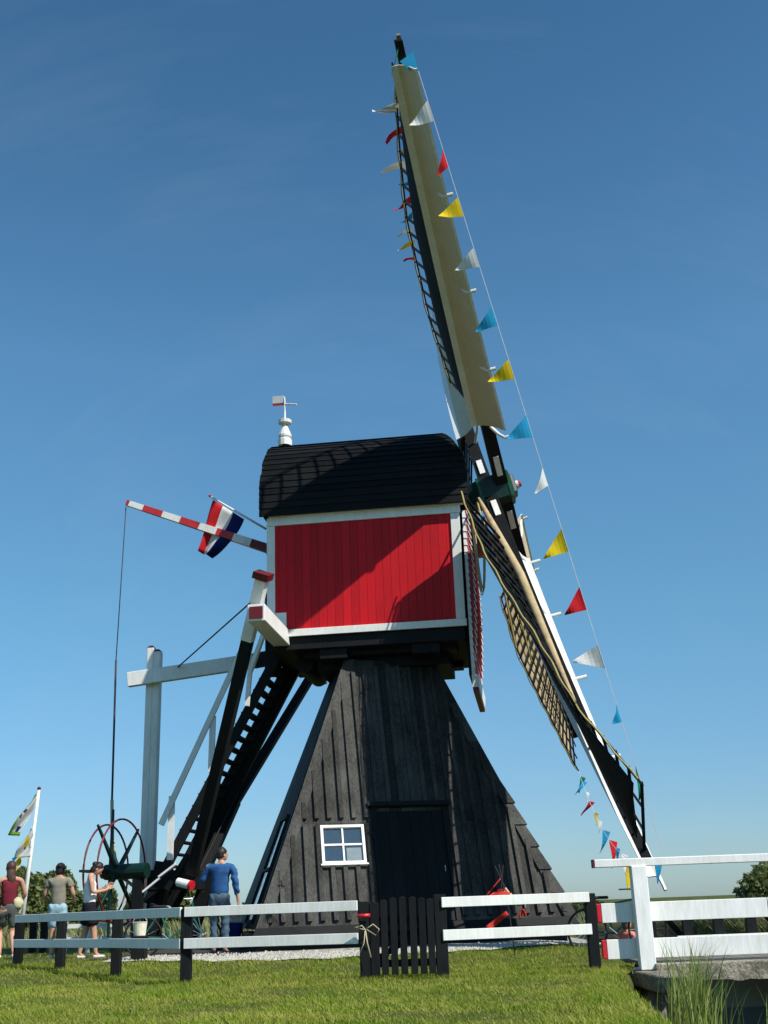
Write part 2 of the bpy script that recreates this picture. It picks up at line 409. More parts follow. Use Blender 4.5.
mb = MB(); g_ = []
for i in range(19):
    x = -5.6+i*.16; a = gravel_near(x)+1.15; g_.append([V((x, a+(30-a)*j/8, gz(x, a+(30-a)*j/8)+.012)) for j in range(9)])
mb.add([p for r in g_ for p in r], [(i*9+j, (i+1)*9+j, (i+1)*9+j+1, i*9+j+1) for i in range(18) for j in range(8)], 0, .5)
plain('yard_dark', (.055, .052, .045), .95, .1, .4, 12)  # darker ground sheet left of the tower, beyond the gravel strip
tag(mb.build('path', 'yard_dark'), kind='structure')
# far fields and reeds
fr = []
for k in range(26000):
    y = random.uniform(34, 95); x = random.uniform(-.48, .5)*y
    if x > 2 and y < 50 and x < edge_x(y)+6.4: continue
    fr.append((x, y))
blades('meadow_reeds', np.array(fr), .42, .07, .35, 'far_reed', 'pale green rough grass and reeds of the far meadow', 'reeds', 'stuff', seg=2, zf=lambda x, y: ground_z(x, y))
fr = []
for k in range(9000):
    y = random.uniform(17.5, 50); x = edge_x(y)+5.2+abs(random.gauss(0, .5)); fr.append((x, y))
blades('bank_reeds', np.array(fr), .62, .035, .3, 'far_reed', 'yellow green reeds along the far bank of the ditch', 'reeds', 'stuff', seg=3, zf=lambda x, y: max(ground_z(x, y), -.75))

# ================================================================== TREES
def tree(loc, h, w, n, mat, label, leaf=.22, droop=0.0, group='trees on the far side of the meadow', seed=1, lobes=7, low=.12):
    rg = np.random.default_rng(seed); rd = random.Random(seed); loc = V(loc)
    root = empty('tree', loc, label, 'tree', group)
    mb = MB(); th = h*.45
    mb.tube([loc+V((0, 0, -.2)), loc+V((.03*h, 0, th*.5)), loc+V((0, .02*h, th))], .045*h, 8, r1=.022*h)
    cents = []
    for i in range(lobes):
        a = rd.uniform(0, 6.28); rr = w/2*rd.uniform(.25, .78); zc = h*rd.uniform(low+.18, .82)
        c = loc+V((rr*math.cos(a), rr*math.sin(a), zc)); sz = w*rd.uniform(.16, .28); cents.append((c, sz))
        st = loc+V((0, 0, th*rd.uniform(.55, 1))); mid = (st+c)/2+V((0, 0, -.04*h))
        mb.tube([st, mid, c], .016*h, 5, r1=.004*h)
    cents.append((loc+V((0, 0, h*.86)), w*.2))
    mb.build('trunk', 'bark', root, smooth=True)
    k = len(cents); pick = rg.integers(0, k, n); cc = np.array([[*c] for c, s in cents])[pick]; sz = np.array([s for c, s in cents])[pick]
    d = rg.normal(0, 1, (n, 3)); d /= np.linalg.norm(d, axis=1)[:, None]; rad = rg.uniform(.35, 1.12, n)**.6
    p = cc + d*(sz*rad)[:, None]*np.array([1, 1, .95]); p[:, 2] -= droop*rg.uniform(0, 1, n)**2*h*.5
    p[:, 2] = np.maximum(p[:, 2], loc.z+low*h*rg.uniform(.5, 1, n))
    a1 = rg.normal(0, 1, (n, 3)); a1 /= np.linalg.norm(a1, axis=1)[:, None]; a2 = np.cross(a1, rg.normal(0, 1, (n, 3))); a2 /= np.linalg.norm(a2, axis=1)[:, None]
    s_ = leaf*rg.uniform(.5, 1.2, n)
    vs = np.stack([p-a1*s_[:, None], p+a2*s_[:, None]*.45, p+a1*s_[:, None], p-a2*s_[:, None]*.45], 1).reshape(-1, 3)
    mb = MB(); cl = rg.uniform(0, 1, k)
    mb.v = [tuple(q) for q in vs]; mb.f = [(4*i, 4*i+1, 4*i+2, 4*i+3) for i in range(n)]; mb.m = [0]*n
    mb.r = list(np.clip(.5*cl[pick]+.5*rg.uniform(0, 1, n), 0, 1))
    mb.build('crown', mat, root); return root
def tree_at(px, ytop, D, wpx, *a, **k):
    P = at(px, ytop, D); h = P.z-.0; tree(V((P.x, D, 0)), h, wpx/FPX*D, *a, **k)
tree_at(22, 868, 62, 52, 6500, 'tree_leaf', 'tall pale willow behind the flagpole at the left edge', droop=.5, seed=3, lobes=10)
tree_at(62, 869, 66, 48, 5500, 'tree_leaf', 'round green tree directly behind the woman in the grey shirt', droop=.2, seed=5, lobes=9)
tree_at(-8, 876, 58, 40, 4500, 'tree_leaf', 'green tree cut off by the left edge of the photo', droop=.2, seed=15, lobes=9)
tree_at(108, 888, 74, 34, 3500, 'tree_leaf_dark', 'low dark bush behind the spoked tail wheel', seed=6, lobes=6, low=.02)
tree_at(134, 893, 76, 26, 2600, 'tree_leaf_dark', 'small dark bush just left of the foot of the white tail post', seed=16, lobes=6, low=.02)
tree_at(188, 884, 70, 34, 3500, 'tree_leaf', 'bush seen under the tail, left of the man in blue', seed=8, lobes=6, low=.02)
tree_at(262, 899, 80, 46, 3000, 'tree_leaf_dark', 'low dark hedge bush behind the left foot of the mill', seed=9, lobes=8, low=.02)
tree_at(786, 876, 64, 80, 9000, 'tree_leaf', 'broad green bush beyond the bridge at the right edge', seed=11, lobes=11, low=.02)
tree_at(590, 905, 60, 40, 3000, 'tree_leaf_dark', 'low dark bush behind the two seated boaters', seed=12, lobes=7, low=.02)

# ================================================================== THE WINDMILL
mill = empty('windmill', (0, 25.8, .15), 'black and red hollow post windmill with red boarded house and four decorated sails', 'windmill')
# ---- tower (pyramid skirt)
TC = V((-.20, 25.85, 0)); BE = .190
RB = V((math.cos(BE), math.sin(BE), 0)); NB = V((math.sin(BE), -math.cos(BE), 0))
ZB, ZT, HB, HT = .55, 5.95, 3.03, .97
def TP(side, fwd, z, h=None):
    t = (z-ZB)/(ZT-ZB); h_ = HB+(HT-HB)*t
    return TC + RB*side*h_ + NB*fwd*h_ + ZZ*z
FO = TP(0, 1, ZB); FN = (TP(1, 1, ZB)-TP(-1, 1, ZB)).cross(TP(-1, 1, ZT)-TP(-1, 1, ZB)).normalized()
if FN.dot(V((0, -1, 0))) < 0: FN = -FN
FS = (TP(0, 1, ZT)-FO).normalized()               # up the slope
FL = (TP(0, 1, ZT)-FO).length
def FP(x, y, d=0.0): return FO + RB*x + FS*y + FN*d          # front-face coordinates
def fhit(px, py):
    d = ray(px, py); P = CAMP + d*((FO-CAMP).dot(FN)/d.dot(FN)); q = P-FO; return q.dot(RB), q.dot(FS)
def halfw(y): return HB+(HT-HB)*y/FL
W0 = fhit(322, 866); W1 = fhit(363, 826); D0 = fhit(386, 925); D1 = fhit(440, 811)
wx0, wx1 = W0[0], W1[0]; wy0, wy1 = W0[1], W1[1]
mb = MB()                                          # core solid behind the boards
q = lambda z, k=.985: [TC+RB*sx*(HB+(HT-HB)*(z-ZB)/(ZT-ZB)-.05)+NB*sy*(HB+(HT-HB)*(z-ZB)/(ZT-ZB)-.05)+ZZ*z for sx, sy in ((-1, -1), (1, -1), (1, 1), (-1, 1))]
mb.hexa(q(ZB-.02), q(ZT)); mb.build('tower_core', 'tar', mill)
mb = MB(); mb2 = MB()
# front face boards: wide boards, then battens over the joints
bw = .245; x = -HB
def board(mb, x0, x1, y0, y1a, y1b, d0, d1):
    mb.hexa([FP(x0, y0, d0), FP(x1, y0, d0), FP(x1, y0, d1), FP(x0, y0, d1)], [FP(x0, y1a, d0), FP(x1, y1b, d0), FP(x1, y1b, d1), FP(x0, y1a, d1)])
def ytop(x): 
    y = FL*(HB-abs(x))/(HB-HT); return min(max(y, 0), FL)
i = 0
seam = wy1+.06
while x < HB-.02:
    x1 = min(x+bw, HB); ya, yb = ytop(x+.004), ytop(x1-.004)
    jit = random.uniform(-.004, .004)
    if min(ya, yb) > seam+.1:
        board(mb, x+.003, x1-.003, 0, seam-.004, seam-.004, -.02, .012+jit); board(mb, x+.003, x1-.003, seam, ya, yb, -.02, .016-jit)
    elif max(ya, yb) > .03: board(mb, x+.003, x1-.003, 0, ya, yb, -.02, .012+jit)
    x = x1
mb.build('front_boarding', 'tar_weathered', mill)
mb = MB(); x = -HB+bw
while x < HB-.05:
    a, b = x-.042, x+.042; top = min(ytop(a), ytop(b))-.18; dd = .078+random.uniform(-.005, .005)
    def seg(y0, y1):
        if y1-y0 > .08: board(mb, a, b, y0, y1, y1, .012, dd)
    inwin = wx0-.03 < x < wx1+.03; indoor = D0[0]-.02 < x < D1[0]+.05
    if inwin: seg(.09, wy0-.03); seg(seam+.09, top)
    elif indoor: seg(D1[1]+.15, top)
    elif abs(x-(wx0+wx1)/2) < .8: seg(.09, min(seam-.03, top)); seg(seam+.09, top)
    else: seg(.09, top)
    x += bw
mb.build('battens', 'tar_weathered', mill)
mb = MB()                                          # hip board left, lapped hip boards right, sill
def hipL(w0, w1, d0, d1, y0, y1):
    h0, h1 = halfw(y0), halfw(y1)
    mb.hexa([FP(-h0+w0, y0, d0), FP(-h0+w1, y0, d0), FP(-h0+w1, y0, d1), FP(-h0+w0, y0, d1)], [FP(-h1+w0, y1, d0), FP(-h1+w1, y1, d0), FP(-h1+w1, y1, d1), FP(-h1+w0, y1, d1)])
hipL(-.02, .20, .014, .06, 0, FL)
y = 0
while y < FL-.2:
    y1 = min(y+.47, FL); h0, h1 = halfw(y), halfw(y1)
    ex_ = .065 if y < 2.4 else .018
    mb.hexa([FP(h0-.20, y, .014), FP(h0+ex_, y, .014), FP(h0+ex_, y, .04+ex_*.5), FP(h0-.20, y, .04+ex_*.5)], [FP(h1-.20, y1+.04, .014), FP(h1+.008, y1+.04, .014), FP(h1+.008, y1+.04, .040), FP(h1-.20, y1+.04, .040)])
    y = y1
mb.build('hip_boards', 'tar_weathered', mill)
mb = MB()
mb.hexa([FP(-HB-.08, -.16, -.1), FP(HB+.08, -.16, -.1), FP(HB+.08, -.16, .10), FP(-HB-.08, -.16, .10)], [FP(-HB-.03, -.003, -.1), FP(HB+.03, -.003, -.1), FP(HB+.03, -.003, .07), FP(-HB-.03, -.003, .07)])
# side and rear sheathing in lapped horizontal boards
def lapped(side_dir, other):
    z = ZB
    while z < ZT-.05:
        z1 = min(z+.45, ZT)
        def pp(z_, ext, o): 
            h_ = HB+(HT-HB)*(z_-ZB)/(ZT-ZB); return TC+side_dir*(h_+ext)+other*o*(h_-.01)+ZZ*z_
        mb.hexa([pp(z, -.04, -1), pp(z, .05, -1), pp(z, .05, 1), pp(z, -.04, 1)], [pp(z1+.03, -.04, -1), pp(z1+.03, .004, -1), pp(z1+.03, .004, 1), pp(z1+.03, -.04, 1)])
        z = z1
lapped(-NB, RB)
def lside(z0, z1, e0, e1, sg=1):
    pp = lambda z_, o, ext: TC-RB*sg*(HB+(HT-HB)*(z_-ZB)/(ZT-ZB)+ext)+NB*o*(HB+(HT-HB)*(z_-ZB)/(ZT-ZB)-.01)+ZZ*z_
    n = 26
    for k in range(n):
        o0, o1 = -1+2*k/n, -1+2*(k+1)/n; g_ = .0015; ee = e1+random.uniform(-.004, .004)
        mb.hexa([pp(z0, o0+g_, e0), pp(z0, o1-g_, e0), pp(z0, o1-g_, ee), pp(z0, o0+g_, ee)], [pp(z1, o0+g_, e0), pp(z1, o1-g_, e0), pp(z1, o1-g_, ee), pp(z1, o0+g_, ee)])
lside(ZB, ZT, -.04, .04); lside(ZB, ZT, -.04, .006, -1)
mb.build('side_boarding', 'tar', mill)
mb = MB()                                          # plinth
c = [TC+RB*a*(HB-.12)+NB*b*(HB-.12) for a, b in ((-1, -1), (1, -1), (1, 1), (-1, 1))]
mb.hexa([p+ZZ*.0 for p in c], [p+ZZ*(ZB-.1) for p in c]); mb.build('plinth', 'tar', mill)
# window
wf = MB(); fw_ = .055
def fbox(mb, x0, x1, y0, y1, d0, d1): mb.hexa([FP(x0, y0, d0), FP(x1, y0, d0), FP(x1, y0, d1), FP(x0, y0, d1)], [FP(x0, y1, d0), FP(x1, y1, d0), FP(x1, y1, d1), FP(x0, y1, d1)])
fbox(wf, wx0, wx1, wy0, wy0+fw_, .0, .085); fbox(wf, wx0, wx1, wy1-fw_, wy1, .0, .085); fbox(wf, wx0, wx0+fw_, wy0+fw_, wy1-fw_, .0, .083); fbox(wf, wx1-fw_, wx1, wy0+fw_, wy1-fw_, .0, .083)
mx, my = (wx0+wx1)/2, (wy0+wy1)/2
fbox(wf, mx-.018, mx+.018, wy0+fw_, wy1-fw_, .0, .062); fbox(wf, wx0+fw_, mx-.018, my-.02, my+.02, .0, .060); fbox(wf, mx+.018, wx1-fw_, my-.02, my+.02, .0, .060)
fbox(wf, wx0-.03, wx1+.03, wy0-.035, wy0-.002, .0, .11)
win = wf.build('window', 'white_bright', mill, bevel=.004); tag(win, 'small white four pane window')
for ax_, bx in ((wx0+fw_, mx-.018), (mx+.018, wx1-fw_)):
    for ay, by in ((wy0+fw_, my-.02), (my+.02, wy1-fw_)):
        g = MB(); t = random.uniform(-.006, .006); g.hexa([FP(ax_, ay, .016), FP(bx, ay, .016), FP(bx, ay, .03+t), FP(ax_, ay, .03+t)], [FP(ax_, by, .016), FP(bx, by, .016), FP(bx, by, .03-t), FP(ax_, by, .03)]); g.build('pane', 'glass', win)
plain('painted_reflection', (.20, .25, .28), .9, .1)  # pale sheet imitating a reflection in the lower right pane, put into the colour
g = MB(); g.sheet(lambda a, b: FP(mx+.06+(wx1-mx-.14)*a, wy0+.08+(my-wy0-.14)*b+.22*a*0, .033), 3, 3, .003); g.build('reflection_sheet', 'painted_reflection', win).name = 'painted_reflection'
# door
dm = MB(); dx0, dx1, dy1 = D0[0], D1[0]+.02, D1[1]; nb = 6
for k in range(nb): 
    a = dx0+(dx1-dx0)*k/nb; b = dx0+(dx1-dx0)*(k+1)/nb; fbox(dm, a+.004, b-.004, .02, dy1, .02, .034+.004*(k % 2))
door = dm.build('door', 'tar', mill)
dm = MB(); fbox(dm, dx0-.09, dx0-.004, 0, dy1+.08, .014, .075); fbox(dm, dx1+.004, dx1+.09, 0, dy1+.08, .014, .075); fbox(dm, dx0-.16, dx1+.16, dy1+.082, dy1+.17, .014, .14); dm.build('door_frame', 'tar', door)
dm = MB(); hx, hy = dx1-.09, dy1*.42; dm.tube([FP(hx, hy, .05), FP(hx, hy+.01, .09), FP(hx, hy+.13, .09), FP(hx, hy+.14, .05)], .009, 6); dm.build('handle', 'steel', door)
# hinge-like iron on the left of the front
dm = MB(); hq = fhit(281, 887); dm.tube([FP(hq[0], hq[1]-.1, .07), FP(hq[0]+.02, hq[1], .09), FP(hq[0], hq[1]+.1, .07)], .016, 6); dm.tube([FP(hq[0]-.05, hq[1]+.02, .075), FP(hq[0]+.06, hq[1]-.02, .085)], .014, 6); dm.build('wall_hook', 'metal_dark', mill)
# long narrow window in the left side
LP0 = lambda a, z: (lambda h_: TC-RB*(h_+.062)+NB*h_*a+ZZ*z)(HB+(HT-HB)*(z-ZB)/(ZT-ZB))
sw = None
for z0, z1 in ((.72, 1.62), (1.68, 2.62)):
    g = MB(); g.hexa([LP0(.15, z0), LP0(.72, z0), LP0(.72, z0)+RB*.05, LP0(.15, z0)+RB*.05], [LP0(.15, z1), LP0(.72, z1), LP0(.72, z1)+RB*.05, LP0(.15, z1)+RB*.05])
    if sw is None: sw = g.build('side_window', 'glass', mill)
    else: g.build('pane', 'glass', sw)
g = MB()
for z in (.68, 1.65, 2.66): g.beam(LP0(.12, z)-RB*.01, LP0(.75, z)-RB*.01, .05, .05)
for a in (.13, .74): g.beam(LP0(a, .66)-RB*.01, LP0(a, 2.68)-RB*.01, .05, .05, RB)
g.build('frame', 'tar', sw)

# ---- neck beams under the house
mb = MB()
mb.bodybox(-4.05, -1.15, -.95, .95, 5.80, 6.05); mb.bodybox(-4.3, -.95, -1.25, -.75, 6.05, 6.38); mb.bodybox(-4.3, -.95, .75, 1.25, 6.05, 6.38); mb.bodybox(-3.9, -3.3, -1.5, 1.5, 5.95, 6.3); mb.bodybox(-1.9, -1.3, -1.5, 1.5, 5.95, 6.3)
mb.bodybox(-4.95, -.74, -1.585, 1.585, 6.17, 6.455)
mb.build('underframe', 'tar', mill, bevel=.01)
mb = MB(); mb.tube([B(-4.35, -.9, 6.0), B(-4.35, .9, 6.0)], .2, 14); mb.build('round_beam', 'tar', mill, smooth=False)
# ---- house walls
SL, SR, UW, Z0, Z1 = -4.99, -.71, 1.62, 6.47, 9.16
mb = MB(); mb.bodybox(SL+.03, SR-.03, -UW+.03, UW-.03, Z0, Z1); house = mb.build('mill_house', 'tar', mill)
mb = MB(); x = SL+.05
while x < SR-.05:
    x1 = min(x+.178, SR-.05); mb.bodybox(x+.0025, x1-.0025, UW-.03, UW+random.uniform(-.002, .003), Z0+.02, Z1-.05)
    mb.bodybox(x+.0025, x1-.0025, -UW, -UW+.03, Z0+.02, Z1-.05); x = x1
u = -UW
while u < UW-.01: u1 = min(u+.178, UW); mb.bodybox(SL, SL+.03, u+.003, u1-.003, Z0+.02, Z1-.05); u = u1
mb.build('red_boarding', 'red_paint', house)
mb = MB()
for sg in (1, -1):
    def tb(s0, s1, z0, z1, d=.035, o=0): 
        a, b = UW+.006+o, UW+.006+o+d; mb.bodybox(s0, s1, *( (a, b) if sg > 0 else (-b, -a)), z0, z1)
    tb(SL-.03, SR+.02, 8.99, 9.17, .05); tb(SL-.03, SL+.15, Z0+.14, 8.985); tb(SR-.20, SR-.002, Z0+.14, 8.985); tb(SL-.03, SR+.02, Z0-.02, Z0+.135, .045)
    tb(SL+.155, SL+.40, Z0+.14, Z0+.52, .04); tb(SL+.02, SR+.1, 9.172, 9.25, .09)
mb.bodybox(SL-.045, SL-.002, -UW, UW, 8.99, 9.17); mb.bodybox(SL-.045, SL-.002, -UW, UW, Z0-.02, Z0+.13)
mb.bodybox(SL-.04, SL-.002, UW-.16, UW, Z0+.14, 8.985); mb.bodybox(SL-.04, SL-.002, -UW, -UW+.16, Z0+.14, 8.985)
mb.build('white_trim', 'white_paint', house, bevel=.005)
# ---- roof: lapped boards over a barrel profile, front end swept back
RW, RH, RZ = 1.80, 2.18, 9.18
def prof(t):                                       # t 0 (eave) .. 1 (ridge): (|u|, z)
    a = t*math.pi/2; cu = math.cos(a); su = math.sin(a)
    return RW*(abs(cu)**.80), RZ+RH*(su**.92)
def s_front(z): 
    k = max(0, min(1, (z-RZ)/RH)); return -.50-.62*max(0, (k-.35)/.65)**1.7
def s_rear(z):
    k = max(0, min(1, (z-RZ)/RH)); return -5.17+.10*k**3
mb = MB(); NL = 19; ts = [0]
N_ = 240; acc = [0]; pr_ = [prof(i/N_) for i in range(N_+1)]
for i in range(N_): acc.append(acc[-1]+math.dist(pr_[i], pr_[i+1]))
for k in range(1, NL+1):
    tgt = acc[-1]*k/NL; j = min(range(N_+1), key=lambda i: abs(acc[i]-tgt)); ts.append(j/N_)
for sg in (1, -1):
    for k in range(NL):
        u0, z0 = prof(ts[k]); u1, z1 = prof(ts[k+1]); dv = V((0, u1-u0, z1-z0)); nv = V((0, dv.z, -dv.y)).normalized()
        if nv.y < 0 and nv.z < 0: nv = -nv
        n2 = V((nv.y, nv.z, 0)); o0 = .036; o1 = .012; ex = dv.normalized()*.05
        a0 = (u0+n2.x*o0, z0+n2.y*o0); a1 = (u1+n2.x*o1+ex.y, z1+n2.y*o1+ex.z); b0 = (u0-n2.x*.03, z0-n2.y*.03); b1 = (u1-n2.x*.04, z1-n2.y*.04)
        j = random.uniform(-.015, .015)
        def pt(s_, q): return B(s_, sg*max(q[0], -.02), q[1])
        rs0, rs1 = s_rear(z0)+j, s_rear(z1)+j; f0, f1 = s_front(z0)+j*.4, s_front(z1)+j*.4
        mb.hexa([pt(rs0, b0), pt(f0, b0), pt(f0, a0), pt(rs0, a0)], [pt(rs1, b1), pt(f1, b1), pt(f1, a1), pt(rs1, a1)])
ridge_z = RZ+RH
mb.beam(B(s_rear(ridge_z), 0, ridge_z+.06), B(s_front(ridge_z), 0, ridge_z+.06), .24, .07)
mb.build('roof', 'roof_tar', mill)
for send, off in ((s_rear, .10), (s_front, -.07)):
    mb = MB()                                      # gable ends
    ring = [B(send(prof(t/24)[1])+off, prof(t/24)[0]-.03, prof(t/24)[1]-.02) for t in range(25)] + [B(send(prof(t/24)[1])+off, -prof(t/24)[0]+.03, prof(t/24)[1]-.02) for t in range(23, -1, -1)]
    r2 = [p+AH*.04 for p in ring]; mb.loft([ring, r2]); mb.build('roof_gable', 'tar', mill)
# ---- breast (front apron of lapped red boards hanging below the house)
mb = MB(); mws = {1: MB(), -1: MB()}; z = 9.06; step = .158; zb = 5.42
def hw(z): return 1.56 if z > 6.3 else 1.56-(6.3-z)*.10
def sf(z): return -.56+.05*math.sin((z-6)*1.1) - (.10*(6.0-z)/.9 if z < 6.0 else 0)
while z > zb:
    z1 = max(z-step, zb); h0, h1 = hw(z), hw(z1); f0, f1 = sf(z), sf(z1)+.035
    mb.hexa([B(-.645, -h1, z1), B(f1, -h1+.02, z1), B(f1, h1-.02, z1), B(-.645, h1, z1)], [B(-.645, -h0, z+.01), B(f0, -h0+.02, z+.01), B(f0, h0-.02, z+.01), B(-.645, h0, z+.01)])
    for sg in (1, -1):                             # white scalloped edge pieces
        mw = mws[sg]; mw.hexa([B(-.655, sg*(h1+.001), z1-.01), B(-.57, sg*(h1+.001), z1-.02), B(-.57, sg*(h1+.03), z1-.02), B(-.655, sg*(h1+.03), z1-.01)], [B(-.655, sg*(h0+.001), z), B(-.60, sg*(h0+.001), z-.008), B(-.60, sg*(h0+.012), z-.008), B(-.655, sg*(h0+.012), z)])
        mw.hexa([B(f1+.004, sg*(h1-.10), z1-.015), B(f1+.03, sg*(h1-.10), z1-.015), B(f1+.03, sg*h1, z1-.015), B(f1+.004, sg*h1, z1-.015)], [B(f0-.0, sg*(h0-.10), z), B(f0+.012, sg*(h0-.10), z), B(f0+.012, sg*h0, z), B(f0-.0, sg*h0, z)])
    z = z1
breast = mb.build('breast', 'breast_pink', mill)
for mw in mws.values(): mw.build('breast_edging', 'white_bright', breast)
mb = MB(); mb.hexa([B(-.66, -hw(zb)-.02, zb-.26), B(-.52, -hw(zb)-.02, zb-.26), B(-.52, hw(zb)+.02, zb-.26), B(-.66, hw(zb)+.02, zb-.26)], [B(-.66, -hw(zb)-.03, zb-.003), B(-.50, -hw(zb)-.03, zb-.003), B(-.50, hw(zb)+.03, zb-.003), B(-.66, hw(zb)+.03, zb-.003)]); mb.build('breast_cap', 'white_bright', breast)
mb = MB(); mb.bodybox(-.65, -.53, -hw(zb)-.01, hw(zb)+.01, zb-.33, zb-.263); mb.build('breast_tip', 'dark_red', breast)
mb = MB(); mb.bodybox(-.72, -.665, -1.4, 1.4, 5.44, 6.46); mb.build('breast_backing', 'tar', breast)
# ---- crossbeam, tail, struts, stairs
CB = (-4.72, 6.44)
mb = MB(); mb.beam(B(CB[0], -3.15, CB[1]), B(CB[0], 3.95, CB[1]), .36, .34)
cb = mb.build('crossbeam', 'white_bright', mill, bevel=.012)
mb = MB(); mb.beam(B(CB[0], 3.952, CB[1]+.0), B(CB[0], 3.975, CB[1]), .27, .24); mb.build('beam_end', 'dark_red', cb); mb = MB(); mb.beam(B(CB[0], -3.152, CB[1]), B(CB[0], -3.175, CB[1]), .27, .24); mb.build('beam_end', 'dark_red', cb)
mb = MB(); mb.bodybox(SL-.36, SL-.10, -.2, .4, 5.95, 8.25); mb.build('rear_post', 'tar', mill, bevel=.01)
NEARTOP = B(CB[0]-.22, 3.55, 6.9); FOOT = on(172, 884, .5)
nt_ = on(262, 580, 3.3); foot1 = on(192, 874, .75)
mb = MB(); k1 = nt_+(foot1-nt_)*.20
mb.beam(k1, foot1, .22, .24, NN); st1 = mb.build('strut', 'tar', mill, bevel=.01)
mb = MB(); mb.beam(nt_, k1, .23, .25, NN); mb.build('strut_head', 'white_paint', st1)
mb = MB(); dn = (nt_-k1).normalized(); mb.beam(nt_+dn*.02, nt_+dn*.16, .34, .36, NN); mb.build('strut_cap', 'dark_red', st1)
ft = on(309, 680, -2.9); fb = on(236, 800, -.9); fe = on(200, 880, .2)
mb = MB(); mb.beam(ft, fb, .2, .22, NN); mb.beam(fb, fe, .22, .26, NN); mb.build('strut', 'tar', mill, bevel=.01)
mb = MB(); w0 = on(262, 640, 1.6); w1 = on(250, 672, 1.6); w2 = on(247, 706, 1.6); mb.beam(on(268, 622, 1.7), w1, .09, .09); mb.beam(w1, w2, .09, .09); mb.build('white_brace', 'white_paint', mill)
# tailpole and stairs
top = on(290, 652, 0); bot = on(158, 905, 0); sd = (bot-top).normalized(); sn = sd.cross(NN).normalized()
if sn.z < 0: sn = -sn
stairs = MB().add([tuple(top)], [], 0)
mb = MB(); mb.beam(top-sn*.11-NN*.76, bot-sn*.11-NN*.76, .22, .16, NN); mb.build('tail_pole', 'tar', mill, bevel=.012)
mb = MB(); mb.beam(top+sn*.06+NN*.60, bot+sn*.06+NN*.60, .21, .07, NN); 
stair = mb.build('stairs', 'tar', mill, bevel=.006)
mb = MB(); mb.beam(top+sn*.06-NN*.60, bot+sn*.06-NN*.60, .20, .07, NN); mb.build('stringer', 'tar', stair)
LN_ = (bot-top).length; nT = 22
for k in range(1, nT):
    p = top+sd*(LN_*k/nT)+sn*.10; g = MB(); g.box(p, AH*.105, NN*.575, ZZ*.02); g.build('tread', 'tar', stair)
# rails
mb = MB(); ra = on(252, 628, .75); rb = on(161, 825, .75)
mb.beam(ra, rb, .13, .05, NN); stair_rail = mb.build('handrail', 'white_paint', stair, bevel=.004)
for (a, b) in (((213, 716), (211, 772)), ((172, 796), (170, 860))):
    g = MB(); g.beam(on(*a, .7), on(*b, .7), .13, .05, NN); g.build('rail_post', 'white_bright', stair)
# foot of the tail: planks, iron, peg with red end
mb = MB(); mb.beam(on(206, 828, .62), on(168, 890, .62), .12, .30, NN); mb.beam(on(160, 905, .5), on(150, 935, .5), .3, .4, NN); mb.beam(on(150, 880, .45), on(203, 880, .45), .4, .42, NN)
mb.beam(on(165, 862, .3), on(150, 940, .3), .34, .34, NN); mb.beam(on(213, 868, -.2), on(186, 945, -.2), .3, .3, NN)
mb.build('tail_foot', 'tar', mill, bevel=.01)
mb = MB(); mb.beam(on(159, 877, .95), on(176, 864, .95), .04, .12, NN); mb.beam(on(143, 892, .95), on(160, 878, .95), .04, .10, NN); mb.build('white_cleats', 'white_bright', mill)
mb = MB(); pa, pb = on(178, 882, .9), on(190, 885, 1.0); mb.tube([pa, pb], .09, 16); peg = mb.build('peg', 'white_bright', mill)
mb = MB(); dd = (pb-pa).normalized(); mb.tube([pb+dd*.002, pb+dd*.06], .10, 16); mb.build('peg_end', 'plastic_red', peg)
# tail post with white beam
mb = MB(); p0, p1 = on(146, 905, -.7), on(155, 648, -.7)
for off, tp in ((-.082, 0), (.082, -.10)):
    a = V((p0.x, p0.y, .15))+AH*off; b = V((p1.x, p1.y, p1.z))+AH*off+ZZ*tp-NN*.01
    mb.beam(a, b, .162, .22, NN)
tpost = mb.build('tail_post', 'white_paint', mill, bevel=.012)
mb = MB(); 
for off, tp in ((-.082, 0), (.082, -.10)):
    b = V((p1.x, p1.y, p1.z))+AH*off+ZZ*tp; mb.beam(b+ZZ*.002, b+ZZ*.05, .155, .21, NN, w1=.08, h1=.14)
mb.build('post_cap', 'dark_red', tpost)
mb = MB(); bl = on(128, 680, -.48); br = on(254, 661, -.48); be = on(286, 655, -.48)
bd = (br-bl).normalized()
mb.beam(bl, br, .16, .34, ZZ); tb_ = mb.build('tail_beam', 'white_paint', mill, bevel=.012)
mb = MB(); mb.beam(br+bd*.002, be, .16, .34, ZZ); mb.build('beam_root', 'tar', tb_)
# guy cable from crossbeam to tail beam, wires
mb = MB(); mb.tube([on(250, 603, 3.3), on(178, 667, -.4)], .018, 6); mb.build('guy_cable', 'rope_dark', mill)
mb = MB(); mb.tube([on(247, 775, -.9), on(200, 868, .3)], .012, 5); mb.tube([on(203, 868, .3), on(203, 892, .3)], .012, 5); mb.build('guy_wire', 'rope_dark', mill)
